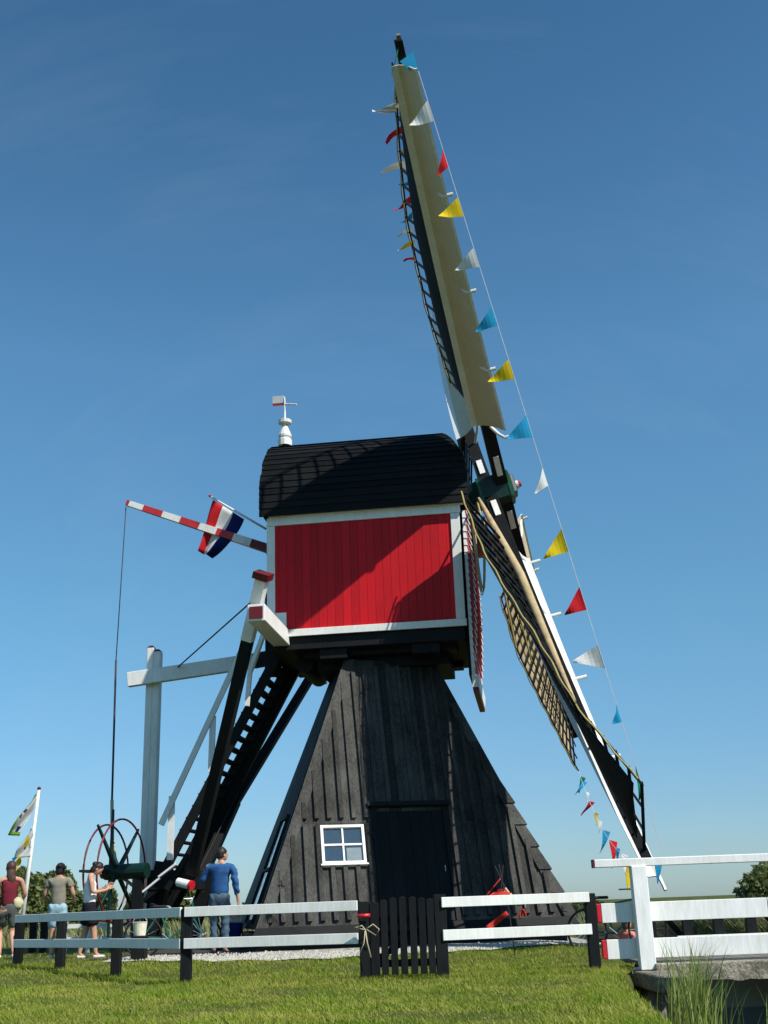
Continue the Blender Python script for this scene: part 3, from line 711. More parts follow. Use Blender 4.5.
# ---- spoked wheel on the tail
WC = on(115, 872, .9); WX = (AH*.98+NN*.14).normalized()
wh = MB(); wh.tube([WC-WX*.22, WC+WX*.75], .16, 14); wheel = wh.build('tail_wheel', 'green_dark', mill)
wy = WX.cross(ZZ).normalized(); wz = wy.cross(WX).normalized()
for dx_, rad in ((-.20, .98), (.16, 1.08)):
    g = MB(); pts_ = [WC+WX*dx_+(wy*math.cos(t)+wz*math.sin(t))*rad for t in [i*2*math.pi/48 for i in range(49)]]; g.tube(pts_, .022, 6, cap=False); g.build('rim', 'dark_red', wheel, smooth=True)
for k in range(8):
    t = k*math.pi/4+.0; d_ = wy*math.cos(t)+wz*math.sin(t); g = MB(); off = WX*(.05 if k % 2 else -.1)
    g.beam(WC+off+d_*.1, WC+off+d_*1.30, .10, .07, WX, w1=.05, h1=.045); g.build('spoke', 'green_dark', wheel, bevel=.006)
g = MB(); g.beam(WC+WX*.55-ZZ*.05, V(((WC+WX*.55).x, (WC+WX*.55).y, .1)), .2, .2, NN); g.build('wheel_stand', 'tar', wheel)
g = MB(); g.tube([WC-WX*.23, WC-WX*.30], .13, 14); g.build('hub_cap', 'plastic_red', wheel)
# ---- brake pole with rope
mb = MB(); q0 = on(127, 503, .3); q1 = on(278, 552, .3); 
cuts = [0, .155, .31, .46, .615, .76, .865, 1.0]; cols = [1, 0, 1, 0, 1, 2, 0]
stripes = [(0, .02, 1), (.02, .115, 0), (.115, .245, 1), (.245, .365, 0), (.365, .49, 1), (.49, .605, 0), (.605, .715, 1), (.715, .79, 0), (.79, .83, 0), (.83, .945, 2), (.945, 1.1, 0)]
for a, b, m_ in stripes:
    mb.beam(q0+(q1-q0)*a, q0+(q1-q0)*b, .13+.07*a, .13+.07*a, NN, mi=m_, w1=.13+.07*b, h1=.13+.07*b)
bp = mb.build('brake_pole', ['white_bright', 'stripe_red', 'dark_red'], mill)
tag(bp, 'red and white striped pole')
mb = MB(); qq = q0+(q1-q0)*.945; mb.beam(qq, qq+(q1-q0).normalized()*.06, .30, .30, NN, mi=0); mb.build('collar', 'dark_red', bp)
mb = MB(); ra_ = on(126, 507, .3); rb_ = on(116, 660, .3); rc = on(112, 800, .3)
mb.tube([ra_, rb_], .012, 6, mi=0); mb.tube([rb_, on(114, 730, .3), rc], .024, 6, mi=0)
mb.tube([rc, on(112, 835, .45), on(115, 858, .6), on(122, 877, .7), on(132, 885, .7), on(139, 883, .6)], .038, 8, mi=1)
mb.build('brake_rope', ['rope_dark', 'rope'], bp, smooth=True)
# ---- weather vane on the ridge
vb = on(285, 450, -.02); vt = on(285, 394, -.02)
def lathe(mb, base, axis, prof_, n=16, mi=0):
    x, y = frame_of(axis); mb.loft([[base+axis*h+(x*math.cos(2*math.pi*j/n)+y*math.sin(2*math.pi*j/n))*r for j in range(n)] for h, r in prof_], mi)
mb = MB(); lathe(mb, vb, ZZ, [(-.1, .14), (.10, .14)], 4); vane = mb.build('weather_vane', 'tar', mill)
mb = MB(); hs = (vt.z-vb.z)/56*1.0
lathe(mb, vb, ZZ, [(.10, .17), (.26, .175), (.30, .13), (.33, .16), (.38, .165), (.62, .07), (.66, .06), (.70, .16), (.78, .17), (.80, .03), (1.36, .018), (1.42, .01)], 12); mb.build('vane_finial', 'white_bright', vane)
mb = MB(); vz = vb.z+1.30; vp = V((vb.x, vb.y, 0)); dv = (AH*.93+NN*.3).normalized()
mb.sheet(lambda a, b: vp-dv*(.02+.32*a)+ZZ*(vz-.10+.26*b+.05*a), 4, 4, .012, mfn=lambda a, b: 1 if b < .3 else 0); mb.tube([vp+dv*.02+ZZ*(vz-.08), vp+dv*.34+ZZ*(vz-.16)], .022, 6, mi=0); mb.build('vane_flag', ['white_bright', 'stripe_red'], vane)

# ---- windshaft and sails
A3 = V((.96588, -.12447, .22711)).normalized(); N3 = V((-.12781, -.99180, 0)); V3 = V((-.22525, .02903, .97387))
HI = V((2.491, 25.5, 9.972)); HO = HI + A3*.33; LS = 10.50; PH = .563; BOW = .33
mb = MB(); mb.tube([HI-A3*3.2, HI-A3*.5], .30, 16); mb.build('windshaft', 'brown_wood', mill, smooth=False)
mb = MB(); sq = lambda w, r: [HI+A3*w+N3*(r*a)+V3*(r*b) for a, b in ((-1, -1), (1, -1), (1, 1), (-1, 1))]
mb.hexa(sq(-.50, .24), sq(-.22, .29)); mb.hexa(sq(-.218, .31), sq(.55, .31)); mb.hexa(sq(.552, .25), sq(.64, .20)); hubo = mb.build('poll_end', 'green_dark', mill, bevel=.015)
mb = MB(); mb.hexa(sq(-.24, .325), sq(-.17, .325)); mb.hexa(sq(.46, .325), sq(.53, .325)); mb.build('poll_band', 'green_bright', hubo)
mb = MB(); mb.tube([HI+A3*.642, HI+A3*.71], .10, 14, mi=0); mb.tube([HI+A3*.712, HI+A3*.77], .07, 12, mi=1); mb.build('poll_boss', ['white_bright', 'plastic_red'], hubo)
mb = MB(); mb.bodybox(-.70, -.34, .2, .55, 8.85, 9.35); mb.bodybox(-.62, -.22, -.35, .0, 8.5, 9.0); mb.build('shaft_bearing', 'brown_wood', mill, bevel=.01)
def sail(nm, H, t, tw, camside, cloth, cloth_u, board_r=(1.75, 10.15), bow=BOW, lat_end=9.6, outer_white=False, peg=.16, us=0.0, wd=(.70, .33), fl=.13, wis=.11, sl=None, lw=1.82):
    d = N3*math.cos(t)+V3*math.sin(t); e = N3*math.sin(t)-V3*math.cos(t)
    def P(r, u, w): return H+d*r+e*u+A3*(w+bow*(r/LS)**2)
    def twist(r):                                  # outer-edge offset of the lattice along the shaft
        for (a, b), (c_, d_) in zip(tw, tw[1:]):
            if r <= c_: return b+(d_-b)*(r-a)/(c_-a)
        return tw[-1][1]
    mb = MB(); rings = []
    for k in range(13):
        r = (sl or LS)*k/12; hu = .165-.085*k/12; hwv = .15-.08*k/12
        rings.append([P(r, -hu, -hwv), P(r, hu, -hwv), P(r, hu, hwv), P(r, -hu, hwv)])
    mb.loft(rings); root = mb.build('sail', 'tar', mill); tag(root, nm)
    # lattice
    mb = MB(); r = 2.15
    while r < lat_end:
        w_ = twist(r); mb.beam(P(r, .05, .0), P(r, -lw, w_), .035, .045, A3); r += .355
    for uu in (-.34*lw, -.66*lw, -.978*lw):
        pts_ = [P(2.1+(lat_end-2.1)*k/16, uu, twist(2.1+(lat_end-2.1)*k/16)*(-uu/lw)) for k in range(17)]
        for a, b in zip(pts_, pts_[1:]): mb.beam(a, b, .045, .03, A3)
    mb.build('lattice', 'tar', root)
    # cloth
    if cloth:
        u0, u1, r0, r1 = cloth_u; mb = MB()
        def cf(a, b):
            r = r0+(r1-r0)*a; u = u0+(u1-u0)*b; sag = -.05*math.sin(b*math.pi)*(1+.4*math.sin(a*23))
            return P(r, u, twist(r)*(-u/lw)-.03*camside*0+sag-.07)
        mb.sheet(cf, 40, 8, .02); mb.build('sail_cloth', cloth, root, smooth=True)
    # leading board, curved, inner white strip and outer cream part
    mb = MB(); mi = MB(); r0, r1 = board_r
    def sect(r):
        k = (r-r0)/(r1-r0); Wd = wd[0]-wd[1]*k; wi = -.36+wis*k
        return [(us+.50, wi), (us+.53, wi+fl), (us+.60, wi+fl+(Wd-fl)*.30), (us+.72, wi+fl+(Wd-fl)*.58), (us+.86, wi+fl+(Wd-fl)*.82), (us+1.00, wi+Wd)]
    def bfn(i0, i1):
        def f(a, b):
            r = r0+(r1-r0)*a; S_ = sect(r)[i0:i1+1]; x = b*(len(S_)-1); i = min(int(x), len(S_)-2); q = x-i
            return P(r, S_[i][0]*(1-q)+S_[i+1][0]*q, S_[i][1]*(1-q)+S_[i+1][1]*q)
        return f
    mb.sheet(bfn(1, 5), 24, 8, .022, mfn=lambda a, b: 1 if outer_white and b > .55 else 0); bo = mb.build('leading_board', ['cream_board', 'white_bright'], root, smooth=False)
    mi.sheet(bfn(0, 1), 24, 2, .024); mi.build('inner_plank', 'white_bright', bo)
    mb = MB()                                      # white outer edge strip
    for k in range(24):
        ra, rb2 = r0+(r1-r0)*k/24, r0+(r1-r0)*(k+1)/24; sa, sb = sect(ra)[5], sect(rb2)[5]
        mb.beam(P(ra, sa[0]+.01, sa[1]+.02), P(rb2, sb[0]+.01, sb[1]+.02), .035, .05, A3)
    mb.build('edge_strip', 'white_bright', bo)
    for r in (1.9, 3.7, 5.6, 7.7):
        g = MB(); S_ = sect(max(r, r0))[5]; g.tube([P(r, .1, .05), P(r, .5, S_[1]*.6), P(r, S_[0], S_[1]-.02), P(r, S_[0]+.02, S_[1]+peg)], .038, 8); g.build('peg', 'white_bright', root)
    # wedge board beside the poll end
    g = MB(); x0 = .175*camside
    for ra, rb2 in ((.55, 1.10),):
        g.hexa([P(ra, x0, -.06), P(ra, x0, .07), P(ra, x0+.03*camside, .07), P(ra, x0+.03*camside, -.06)], [P(rb2, x0-.006*camside, -.06), P(rb2, x0-.006*camside, .07), P(rb2, x0+.024*camside, .07), P(rb2, x0+.024*camside, -.06)])
    g.build('wedge', 'white_bright', root)
    # edge rope
    g = MB(); pts_ = [P(r0_, -lw-.02, twist(r0_)-.02+.015*math.sin(r0_*7)) for r0_ in [2.0+(lat_end-2.1)*k/40 for k in range(41)]]; g.tube(pts_, .016, 5); g.build('edge_rope', 'rope_yellow', root)
    if camside < 0:
        g = MB(); g.tube([P(.35, -.35, -.62), P(1.6, -.9, -.62), P(3.4, -1.75, twist(3.4))], .026, 6); g.tube([P(.55, -.3, -.35), P(2.2, -.7, -.45), P(4.6, -1.2, twist(4.6)*.7)], .022, 6); g.build('tie_rope', 'rope_yellow', root)
    return P
PUN = sail('upper sail nearest the camera, pointing almost straight up', HO, PH, [(0, -.45), (2.3, -.45), (4, -.55), (6.4, -.5), (8, -.28), (9.2, -.06), (11, 0)], 1, 'sailcloth_dark', (-.08, -1.22, 2.3, 9.1), (2.1, 10.15), bow=.16, us=-.32, wd=(.64, .28))
PLF = sail('lower sail farthest from the camera with tan cloth', HO, PH+math.pi, [(0, -.8), (4, -.80), (5.5, -.65), (7, -.48), (8.8, -.30), (11, 0)], -1, 'sailcloth_tan', (-.10, -1.18, 2.6, 9.05), (1.75, 9.2), lat_end=9.2, sl=9.3, lw=1.3)
PLN = sail('lower sail nearest the camera, reaching down beside the bridge handrail', HI, PH-math.pi/2, [(0, -.7), (4, -.68), (5.5, -.52), (6.7, -.36), (7.3, -.31), (8.5, -.22), (9.7, .05), (10.4, .2)], -1, 'sailcloth_dark', (-.30, -1.70, 2.1, 10.2), (1.75, 10.6), lat_end=10.35, outer_white=True, peg=.26, fl=.13, wis=.28, wd=(.70, .48), us=-.24)
PUF = sail('upper sail farthest from the camera, hidden behind the nearest one', HI, PH+math.pi/2, [(0, -.45), (4, -.4), (8, -.2), (11, 0)], 1, 'sailcloth_dark', (-.08, -1.1, 3, 9.6), bow=.85)
# white lit stock plank on the lower near sail
# rolled tan cloth lashed along the near lower sail
mb = MB(); pts_ = [PLN(.5+7.0*k/24, -.34, -.30+.25*min(1, k/10)) for k in range(25)]
mb.tube(pts_, [.015+.085*math.sin(math.pi*min(1, (k+.5)/25)**.8)**.8 for k in range(25)], 10); mb.build('rolled_cloth', 'sailcloth_tan', mill, smooth=True)
# tip fittings
mb = MB(); mb.beam(PUN(10.3, 0, 0), PUN(10.6, .02, .02), .09, .07, A3); mb.build('stock_tip', 'old_timber', mill)
# rope loops on the breast
mb = MB()
for q in range(3):
    pts_ = [B(-.42-.02*q, 1.60-.02*q, 8.75-.05*q-1.55*math.sin(t*math.pi)**.8)+AH*(.02+.22*t) for t in [i/10 for i in range(11)]]; mb.tube(pts_, .014, 5)
mb.build('hanging_rope', 'rope', breast)

# ================================================================== FLAGS AND BUNTING
def pennant(mb, a, b, tip, curl=.1, mi=0):
    a, b, tip = V(a), V(b), V(tip); nrm = (b-a).cross(tip-a); nrm = nrm.normalized() if nrm.length > 1e-6 else V((0, 1, 0))
    ph = random.uniform(0, 6)
    mb.sheet(lambda s_, t: (a+(b-a)*t)*(1-s_)+(tip+(b-a)*(t-.5)*.06)*s_+nrm*curl*math.sin(s_*4.2+ph+t)*s_, 7, 4, .006, mi)
CM = {'w': 'cloth_white', 'r': 'cloth_red', 'y': 'cloth_yellow', 'b': 'cloth_blue', 'g': 'cloth_green'}
def pinpoint(P0, P1, f, sag): return P0+(P1-P0)*f+V((0, 0, -sag*4*f*(1-f)))
def bunting(name_label, P0, P1, sag, items, size, tipdir, basedir=None):
    root = empty('bunting', P0, name_label, 'bunting', 'strings of bunting between the sail tips')
    g = MB(); g.tube([pinpoint(P0, P1, i/30, sag) for i in range(31)], .006, 4); g.build('string', 'cloth_white', root)
    d = (P1-P0).normalized()
    for f, col, sz, tdx in items:
        a = pinpoint(P0, P1, f, sag); sz *= size; b = a+(d*.85 if basedir is None else V(basedir))*sz; g = MB(); td = V(tdx) if tdx else V(tipdir)
        pennant(g, a, b, (a+b)/2+td*sz*random.uniform(.95, 1.1)+V((0, random.uniform(-.1, .1), 0)), .07*sz/.5); g.build('pennant', CM[col], root)
TUN, TLN, TLF, TUF = PUN(10.45, 0, 0), PLN(10.5, -.05, .05), PLF(9.2, -1.3, -.24), PUF(10.4, 0, 0)
XS = V((.19, 0, .02))
def frac(P0, P1, y, sag=0):                        # fraction of the string at a given picture row
    best = (1e9, 0)
    for i in range(401):
        p = pinpoint(P0, P1, i/400, sag)-CAMP; yy = p.dot(UP0)/p.dot(FW)*FPX; xx = p.dot(RT0)/p.dot(FW)*FPX
        Y = 512-(xx*math.sin(ROLL)+yy*math.cos(ROLL))
        if abs(Y-y) < best[0]: best = (abs(Y-y), i/400)
    return best[1]
it = [(100, 'w', .95, (-.8, .1, -.5)), (150, 'r', .8, (-.35, 0, -.75)), (198, 'y', .85, None), (247, 'w', .85, None), (305, 'b', .85, (-.75, 0, -.6)), (359, 'y', .85, None), (415, 'b', .95, (-.8, 0, -.5)), (467, 'w', .75, (-.5, 0, -.85)), (528, 'y', .95, (-.75, 0, -.55)), (587, 'r', .95, (-.7, 0, -.55)), (645, 'w', .95, (-1, 0, -.1)), (704, 'b', .7, (-.3, 0, -.5)), (764, 'g', .95, (-.05, 0, -.85))]
bunting('long string of thirteen pennants right of the sails, from top tip to bottom tip', PUN(10.1, .70, .13)+V((.04, 0, 0)), TLN+V((.20, 0, .1)), 0.0, [(frac(PUN(10.1, .70, .13)+V((.04, 0, 0)), TLN+V((.20, 0, .1)), y), c_, s_, t_) for y, c_, s_, t_ in it], .50, (-.9, 0, -.42))
it = [(76, 'b', .6, (-.5, 0, -.4)), (102, 'w', .9, (-1.1, 0, -.15)), (122, 'r', .9, (-.8, 0, -.6)), (144, 'y', .6, (-.5, 0, -.6)), (160, 'w', .9, (-1.1, 0, -.1)), (180, 'b', .6, (-.6, 0, -.4)), (196, 'r', .9, (-.8, 0, -.5)), (212, 'b', .8, (-.8, 0, -.5)), (227, 'w', .7, None), (240, 'y', .8, None), (256, 'r', .6, None)]
bunting('string of small pennants fluttering on the left of the topmost sail', TUN, TUF-A3*.75, 0.0, [(frac(TUN, TUF-A3*.75, y), c_, s_, t_) for y, c_, s_, t_ in it], .60, (-.9, 0, -.3))
sg_ = .75
it = [(.03, 'g', 1.2, (-.3, 0, -1)), (.06, 'b', 1.2, (-.7, 0, -.8)), (.13, 'w', .8, (-.1, 0, -.8)), (.19, 'r', 1.2, (-.7, 0, -.8)), (.27, 'y', .9, (-.05, 0, -.9)), (.33, 'w', .9, (-.1, 0, -.9)), (.41, 'b', 1.4, (-.35, 0, -1)), (.50, 'r', 1.5, (-.1, 0, -1)), (.58, 'b', .9, (.0, 0, -.9)), (.66, 'w', 1.2, (-.05, 0, -1)), (.74, 'y', 1.5, (-.3, 0, -1)), (.82, 'r', 1.4, (-.35, 0, -.9)), (.91, 'b', 1.1, (-.2, 0, -.9))]
bunting('short drooping string of pennants between the two lowest sail tips', TLF, TLN, sg_, it, .36, (-.2, 0, -1), (.34, .1, -.1))
mb = MB(); t0 = TUN
pennant(mb, t0+V((-.05, 0, -.35)), t0+V((0, 0, -.05)), t0+V((-.15, 0, -.65)), .05); tag(mb.build('ribbon', 'cloth_green'), 'green ribbon tied at the very top sail tip', 'ribbon')
mb = MB(); pennant(mb, t0+V((.0, -.05, -.45)), t0+V((.25, -.05, -.25)), t0+V((.32, 0, -.75)), .05); tag(mb.build('ribbon', 'cloth_blue'), 'light blue ribbon tied just under the very top sail tip', 'ribbon')
mb = MB(); q = TLN+V((.02, -.05, -.02)); pennant(mb, q, q+V((.16, 0, .02)), q+V((.04, 0, -.36)), .04); tag(mb.build('ribbon', 'cloth_blue'), 'light blue ribbon hanging from the lowest sail tip above the bridge rail', 'ribbon')

# Dutch tricolour on a white staff
sA, sB = on(211, 497, .3), on(266, 529, .3)
root = empty('tricolour_flag', sB, 'red white and blue flag hanging behind the striped pole on a slanting white staff', 'flag')
g = MB(); g.tube([sA, sB], .028, 8); g.build('flagstaff', 'white_bright', root, smooth=True)
g = MB(); lathe(g, sA+V((-.03, 0, .03)), ZZ, [(-.03, .01), (0, .04), (.04, .01)], 8); g.build('staff_knob', 'plastic_red', root)
c00, c10, c11, c01 = on(213, 500, .3), on(244, 519, .3), on(211, 557, .3), on(199, 552, .3)
def ff(a, b):                                      # a across the stripes, b down the fly
    p = (c00*(1-a)+c10*a)*(1-b)+(c01*(1-a)+c11*a)*b
    mid = (on(231, 541, .3)-((c10+c11)/2))*(4*b*(1-b))*max(0, a-.4)/.6
    return p+mid+NN*(.09*math.sin(a*9+b*2)*b+.03*math.sin(b*7+a*4))
g = MB(); g.sheet(ff, 18, 12, .008, mfn=lambda a, b: 0 if a < .333 else (1 if a < .667 else 2)); g.build('flag_cloth', ['cloth_red', 'cloth_white', 'cloth_navy'], root, smooth=True)

# flagpole on the left with three flags
FD = 40.0; fpB = at(29, 915, FD); fpB.z = 0; fpT = at(39, 790, FD)
fp = empty('flagpole', fpB, 'slim white flagpole rising behind the visitors at the left edge', 'flagpole')
g = MB(); g.tube([V((fpT.x-.36, FD, 0)), fpT], .085, 10, r1=.045); g.build('pole', 'white_bright', fp, smooth=True)
g = MB(); lathe(g, fpT, ZZ, [(0, .03), (.02, .06), (.06, .07), (.11, .03)], 10); g.build('finial', 'dark_red', fp)
def quadflag(nm, label, tl, tr, br, bl, mats, mfn, th=.012, wav=.12):
    P_ = [at(*p, FD-.1) for p in (tl, tr, br, bl)]; g = MB()
    g.sheet(lambda a, b: (P_[0]*(1-a)+P_[1]*a)*(1-b)+(P_[3]*(1-a)+P_[2]*a)*b+V((0, wav*math.sin(a*5+b*7), 0)), 22, 22, th, mfn=mfn); tag(g.build(nm, mats, smooth=True), label, 'flag', 'flags on the left flagpole')
def m1(a, b):
    if a < .12 or b > .93: return 1
    if (.35 < b < .47 and a < .45) or (.2+.1*math.sin(b*20) < a < .38+.1*math.sin(b*20) and .2 < b < .62 and (int(b*30) % 2)): return 2
    if b > .75 and .3 < a < .75: return 3
    return 0
quadflag('flag', 'green edged white flag with dark marks, highest on the flagpole', (36, 793), (38, 797), (20, 836), (7, 835), ['cloth_white', 'cloth_lime', 'dark_red', 'cloth_navy'], m1)
def m1b(a, b): return 1 if b < .3 or a > .85 else 0
def m2(a, b):
    r_ = math.hypot((a-.45)*1.1, (b-.45)*.9)
    return 1 if r_ < .17 else (2 if (abs(a-.4) < .05 and .55 < b < .72) else 0)
quadflag('flag', 'white flag with a yellow flower, second on the flagpole', (31.5, 827), (34, 828), (31, 857), (13, 858), ['cloth_white', 'cloth_yellow', 'dark_red'], m2)
quadflag('flag', 'blue white and yellow flag, lowest on the flagpole', (12, 858), (22, 856), (17, 872), (9, 871), ['boat_hull', 'cloth_blue', 'cloth_yellow'], lambda a, b: 2 if a > .68 else (1 if b < .3 and a < .5 else 0))

# ================================================================== FENCES, GATE
def fence_run(label, feet, rails_mat='white_paint', post_h=.93, group='white railed fence sections on black posts', posts=None, ext=(0, 0), front=.085, rail_z=((.825, .945), (.44, .565))):
    root = empty('fence', feet[0], label, 'fence', group)
    for f in (posts if posts is not None else feet):
        g = MB(); z = 0; g.beam(V((f.x, f.y, z-.25)), V((f.x, f.y, z+post_h)), .135, .135, NB_); g.build('post', 'tar', root, bevel=.008)
    d = (feet[-1]-feet[0]); 
    for a, b, ea, eb in [(feet[i], feet[i+1], ext[0] if i == 0 else 0, ext[1] if i == len(feet)-2 else 0) for i in range(len(feet)-1)]:
        dd = (b-a); dd.z = 0; dd.normalize(); nn = V((dd.y, -dd.x, 0)); nn = nn if nn.y < 0 else -nn
        for z0, z1 in rail_z:
            g = MB(); za, zb_ = 0, 0
            pa = V((a.x, a.y, za))-dd*ea+nn*front; pb = V((b.x, b.y, zb_))+dd*eb+nn*front; 
            pa = pa+dd*.003; pb = pb-dd*.003
            g.hexa([pa+ZZ*z0-nn*.017, pb+ZZ*z0-nn*.017, pb+ZZ*z0+nn*.017, pa+ZZ*z0+nn*.017], [pa+ZZ*z1-nn*.017, pb+ZZ*z1-nn*.017, pb+ZZ*z1+nn*.017, pa+ZZ*z1+nn*.017]); g.build('rail', rails_mat, root, bevel=.004)
    return root
NB_ = V((0, 1, 0))
F = FENCE_FEET
for f in F: f.z = 0
fence_run('far left fence section going away from the camera, its white rails in shade', [F[3], F[2], F[1], F[0]], posts=[F[2], F[1], F[0]])
fence_run('white railed fence section in the sun left of the black gate', [F[3], F[4]], ext=(0, -.06))
fence_run('white railed fence section right of the black gate, ending at the bridge', [F[5], F[6]], posts=[F[6]], ext=(0, -.03))
# extra dark posts standing behind the left fence
for px, py, lb in ((32, 955, 'thin black post standing behind the left fence beside the flagpole'), (43, 955, 'thick black post behind the left fence next to the bare legs')):
    p = gd(px, py, .12); g = MB(); g.beam(V((p.x, p.y, 0)), V((p.x, p.y, .92)), .15, .15, NB_); tag(g.build('post', 'tar', bevel=.01), lb, 'post').name = 'wooden_post'
# gate
ga, gb = F[4], F[5]; gdv = (gb-ga); gdv.z = 0; gw = gdv.length; gdv.normalize(); gn = V((gdv.y, -gdv.x, 0)); gn = gn if gn.y < 0 else -gn
gate = empty('gate', ga, 'low black picket gate between the two white railed fences', 'gate')
g = MB(); g.beam(V((gb.x, gb.y, -.25)), V((gb.x, gb.y, .98)), .15, .14, NB_); g.build('gate_post', 'tar', gate, bevel=.008)
def gp(t, z, d=0.0): return V((ga.x, ga.y, 0))+gdv*(gw*t)+gn*d+ZZ*z
for t, h_, wd in ((.135, .93, .11), (.26, .955, .085), (.385, .975, .085), (.51, .985, .085), (.64, .98, .085), (.76, .965, .085), (.87, .95, .085)):
    g = MB(); dpt = .06; a, b = gp(t, .07, dpt)-gdv*wd/2, gp(t, .07, dpt)+gdv*wd/2
    h2 = h_-.02
    th_ = gn*.014; ring = [a, b, b+ZZ*(h2-.075), (a+b)/2+ZZ*(h2-.06), a+ZZ*(h2-.075)]
    g.loft([[p-th_ for p in ring], [p+th_ for p in ring]]); g.build('picket', 'tar', gate, bevel=.004)
for z in (.2, .70): g = MB(); g.beam(gp(.08, z, .02), gp(.92, z, .02), .03, .085, ZZ); g.build('crossbar', 'tar', gate)
g = MB(); g.beam(gp(.10, .22, .018), gp(.90, .66, .018), .025, .075, ZZ); g.build('brace', 'tar', gate)
g = MB(); g.tube([gp(-.08, .76, .13), gp(.085, .765, .13)], .024, 10); g.build('latch', 'plastic_red', gate, smooth=True)
g = MB(); c0 = gp(.02, .60, .16)
g.tube([c0+V((0, 0, .0)), c0+gdv*.10+ZZ*.06, c0+gdv*.17+ZZ*.0, c0+gdv*.13-ZZ*.07, c0+gdv*.02+ZZ*.0], .008, 6)
g.tube([c0, c0-gdv*.04+ZZ*.05, c0-gdv*.13+ZZ*.03, c0+gdv*.0], .008, 6); g.tube([c0, c0-gdv*.02-ZZ*.15, c0-gdv*.07-ZZ*.26], .008, 6); g.tube([c0, c0+gdv*.02-ZZ*.15, c0+gdv*.06-ZZ*.32], .009, 6)
g.tube([c0+gn*.01, c0-gn*.12], .008, 6)
tag(g.build('rope_bow', 'rope', smooth=True), 'pale rope tied in a bow on the black gate post', 'rope')

# ================================================================== BRIDGE
BX0 = at(604, 940, 15.6).x; BY = 15.62
br_ = empty('footbridge', (3.2, BY, 0), 'small bridge over the ditch with white plank rails and tall white handrail', 'bridge')
g = MB(); 
for k in range(40):
    x0 = 3.16+k*.19; g.box((x0+.092, 16.95, .03), (.090, 0, 0), (0, 1.45, 0), (0, 0, .03))
g.build('deck', 'old_timber', br_, bevel=.006)
g = MB()
n_ = 60
for y0, y1, z0, z1 in ((15.36, 15.49, -.14, .075), (18.42, 18.56, -.14, .075)):
    top_ = [[V((3.16+7.6*i/n_, y0+RNG.normal(0, .012), z0+RNG.normal(0, .014))), V((3.16+7.6*i/n_, y1, z0)), V((3.16+7.6*i/n_, y1, z1)), V((3.16+7.6*i/n_, y0+RNG.normal(0, .012), z1+RNG.normal(0, .006)-.02))] for i in range(n_+1)]
    g.loft(top_)
g.build('edge_beam', 'concrete', br_)
g = MB()
sl = [V((2.86, 16.4, 0)), V((2.97, 14.35, 0)), V((3.24, 14.05, 0)), V((3.42, 15.48, 0)), V((3.4, 16.4, 0))]
g.loft([[p+ZZ*-.20+V((RNG.normal(0, .012), RNG.normal(0, .012), RNG.normal(0, .012))) for p in sl], [p+ZZ*-.008 for p in sl]]); g.build('abutment_slab', 'concrete', br_, bevel=.015)
g = MB(); g.hexa([V((3.0, 15.3, -1.3)), V((3.5, 15.3, -1.3)), V((3.5, 18.4, -1.3)), V((3.0, 18.4, -1.3))], [V((3.0, 15.3, -.205)), V((3.5, 15.3, -.205)), V((3.5, 18.4, -.205)), V((3.0, 18.4, -.205))]); g.build('abutment', 'concrete', br_)
g = MB(); q = gd(651, 1018, -.5); g.beam(V((3.08, 14.3, -1.2)), V((3.06, 14.28, -.21)), .09, .08); g.build('stake', 'old_timber', br_)
def brail(y, z0, z1, x0, x1, mat='white_bright', th=.022, red=True, parent=br_):
    g = MB(); g.box(((x0+x1)/2, y, (z0+z1)/2), ((x1-x0)/2, 0, 0), (0, th, 0), (0, 0, (z1-z0)/2)); o = g.build('rail', mat, parent, bevel=.005)
    if red: g = MB(); g.box((x0-.034, y, (z0+z1)/2), (.032, 0, 0), (0, th, 0), (0, 0, (z1-z0)/2-.003)); g.build('rail_end', 'plastic_red', o, bevel=.012)
xr = at(766, 900, BY).x
brail(BY, .565, .80, BX0, xr); brail(BY, .13, .365, BX0+.03, xr+.35, red=True)
brail(BY, .565, .80, xr+.012, 9.8, red=False)
brail(BY, .13, .365, xr+.36, 9.8, red=False)
pxx = at(642, 920, 15.5).x
g = MB(); g.box((pxx+.01, 15.50, .62), (.098, 0, 0), (0, .085, 0), (0, 0, .62)); g.build('tall_post', 'white_bright', br_, bevel=.008)
hx0 = at(594, 868, 15.5).x
g = MB(); g.box(((hx0+9.6)/2, 15.50, 1.285), ((9.6-hx0)/2, 0, 0), (0, .06, 0), (0, 0, .05)); hr = g.build('handrail', 'white_bright', br_, bevel=.008)
g = MB(); g.box((hx0-.012, 15.50, 1.285), (.010, 0, 0), (0, .062, 0), (0, 0, .052)); g.build('handrail_end', 'dark_red', hr)
for x in (6.3, 8.6):
    g = MB(); g.box((x, 15.50, .62), (.10, 0, 0), (0, .08, 0), (0, 0, .62)); g.build('tall_post', 'white_bright', br_, bevel=.008)
yb = 18.25
for px in (651, 688, 719, 752):
    x = at(px, 925, yb).x; g = MB(); g.box((x, yb+.05, .36), (.07, 0, 0), (0, .06, 0), (0, 0, .40)); g.build('rear_post', 'tar', br_)
for px in (664, 764):
    x = at(px, 915, yb).x; g = MB(); g.beam(V((x, yb+.06, .60)), V((x+.42, yb+.35, .15)), .06, .06); g.build('rear_brace', 'tar', br_)
brail(yb-.05, .60, .78, 4.1, 9.8, red=False); brail(yb-.05, .13, .30, 4.1, 9.8, red=False)

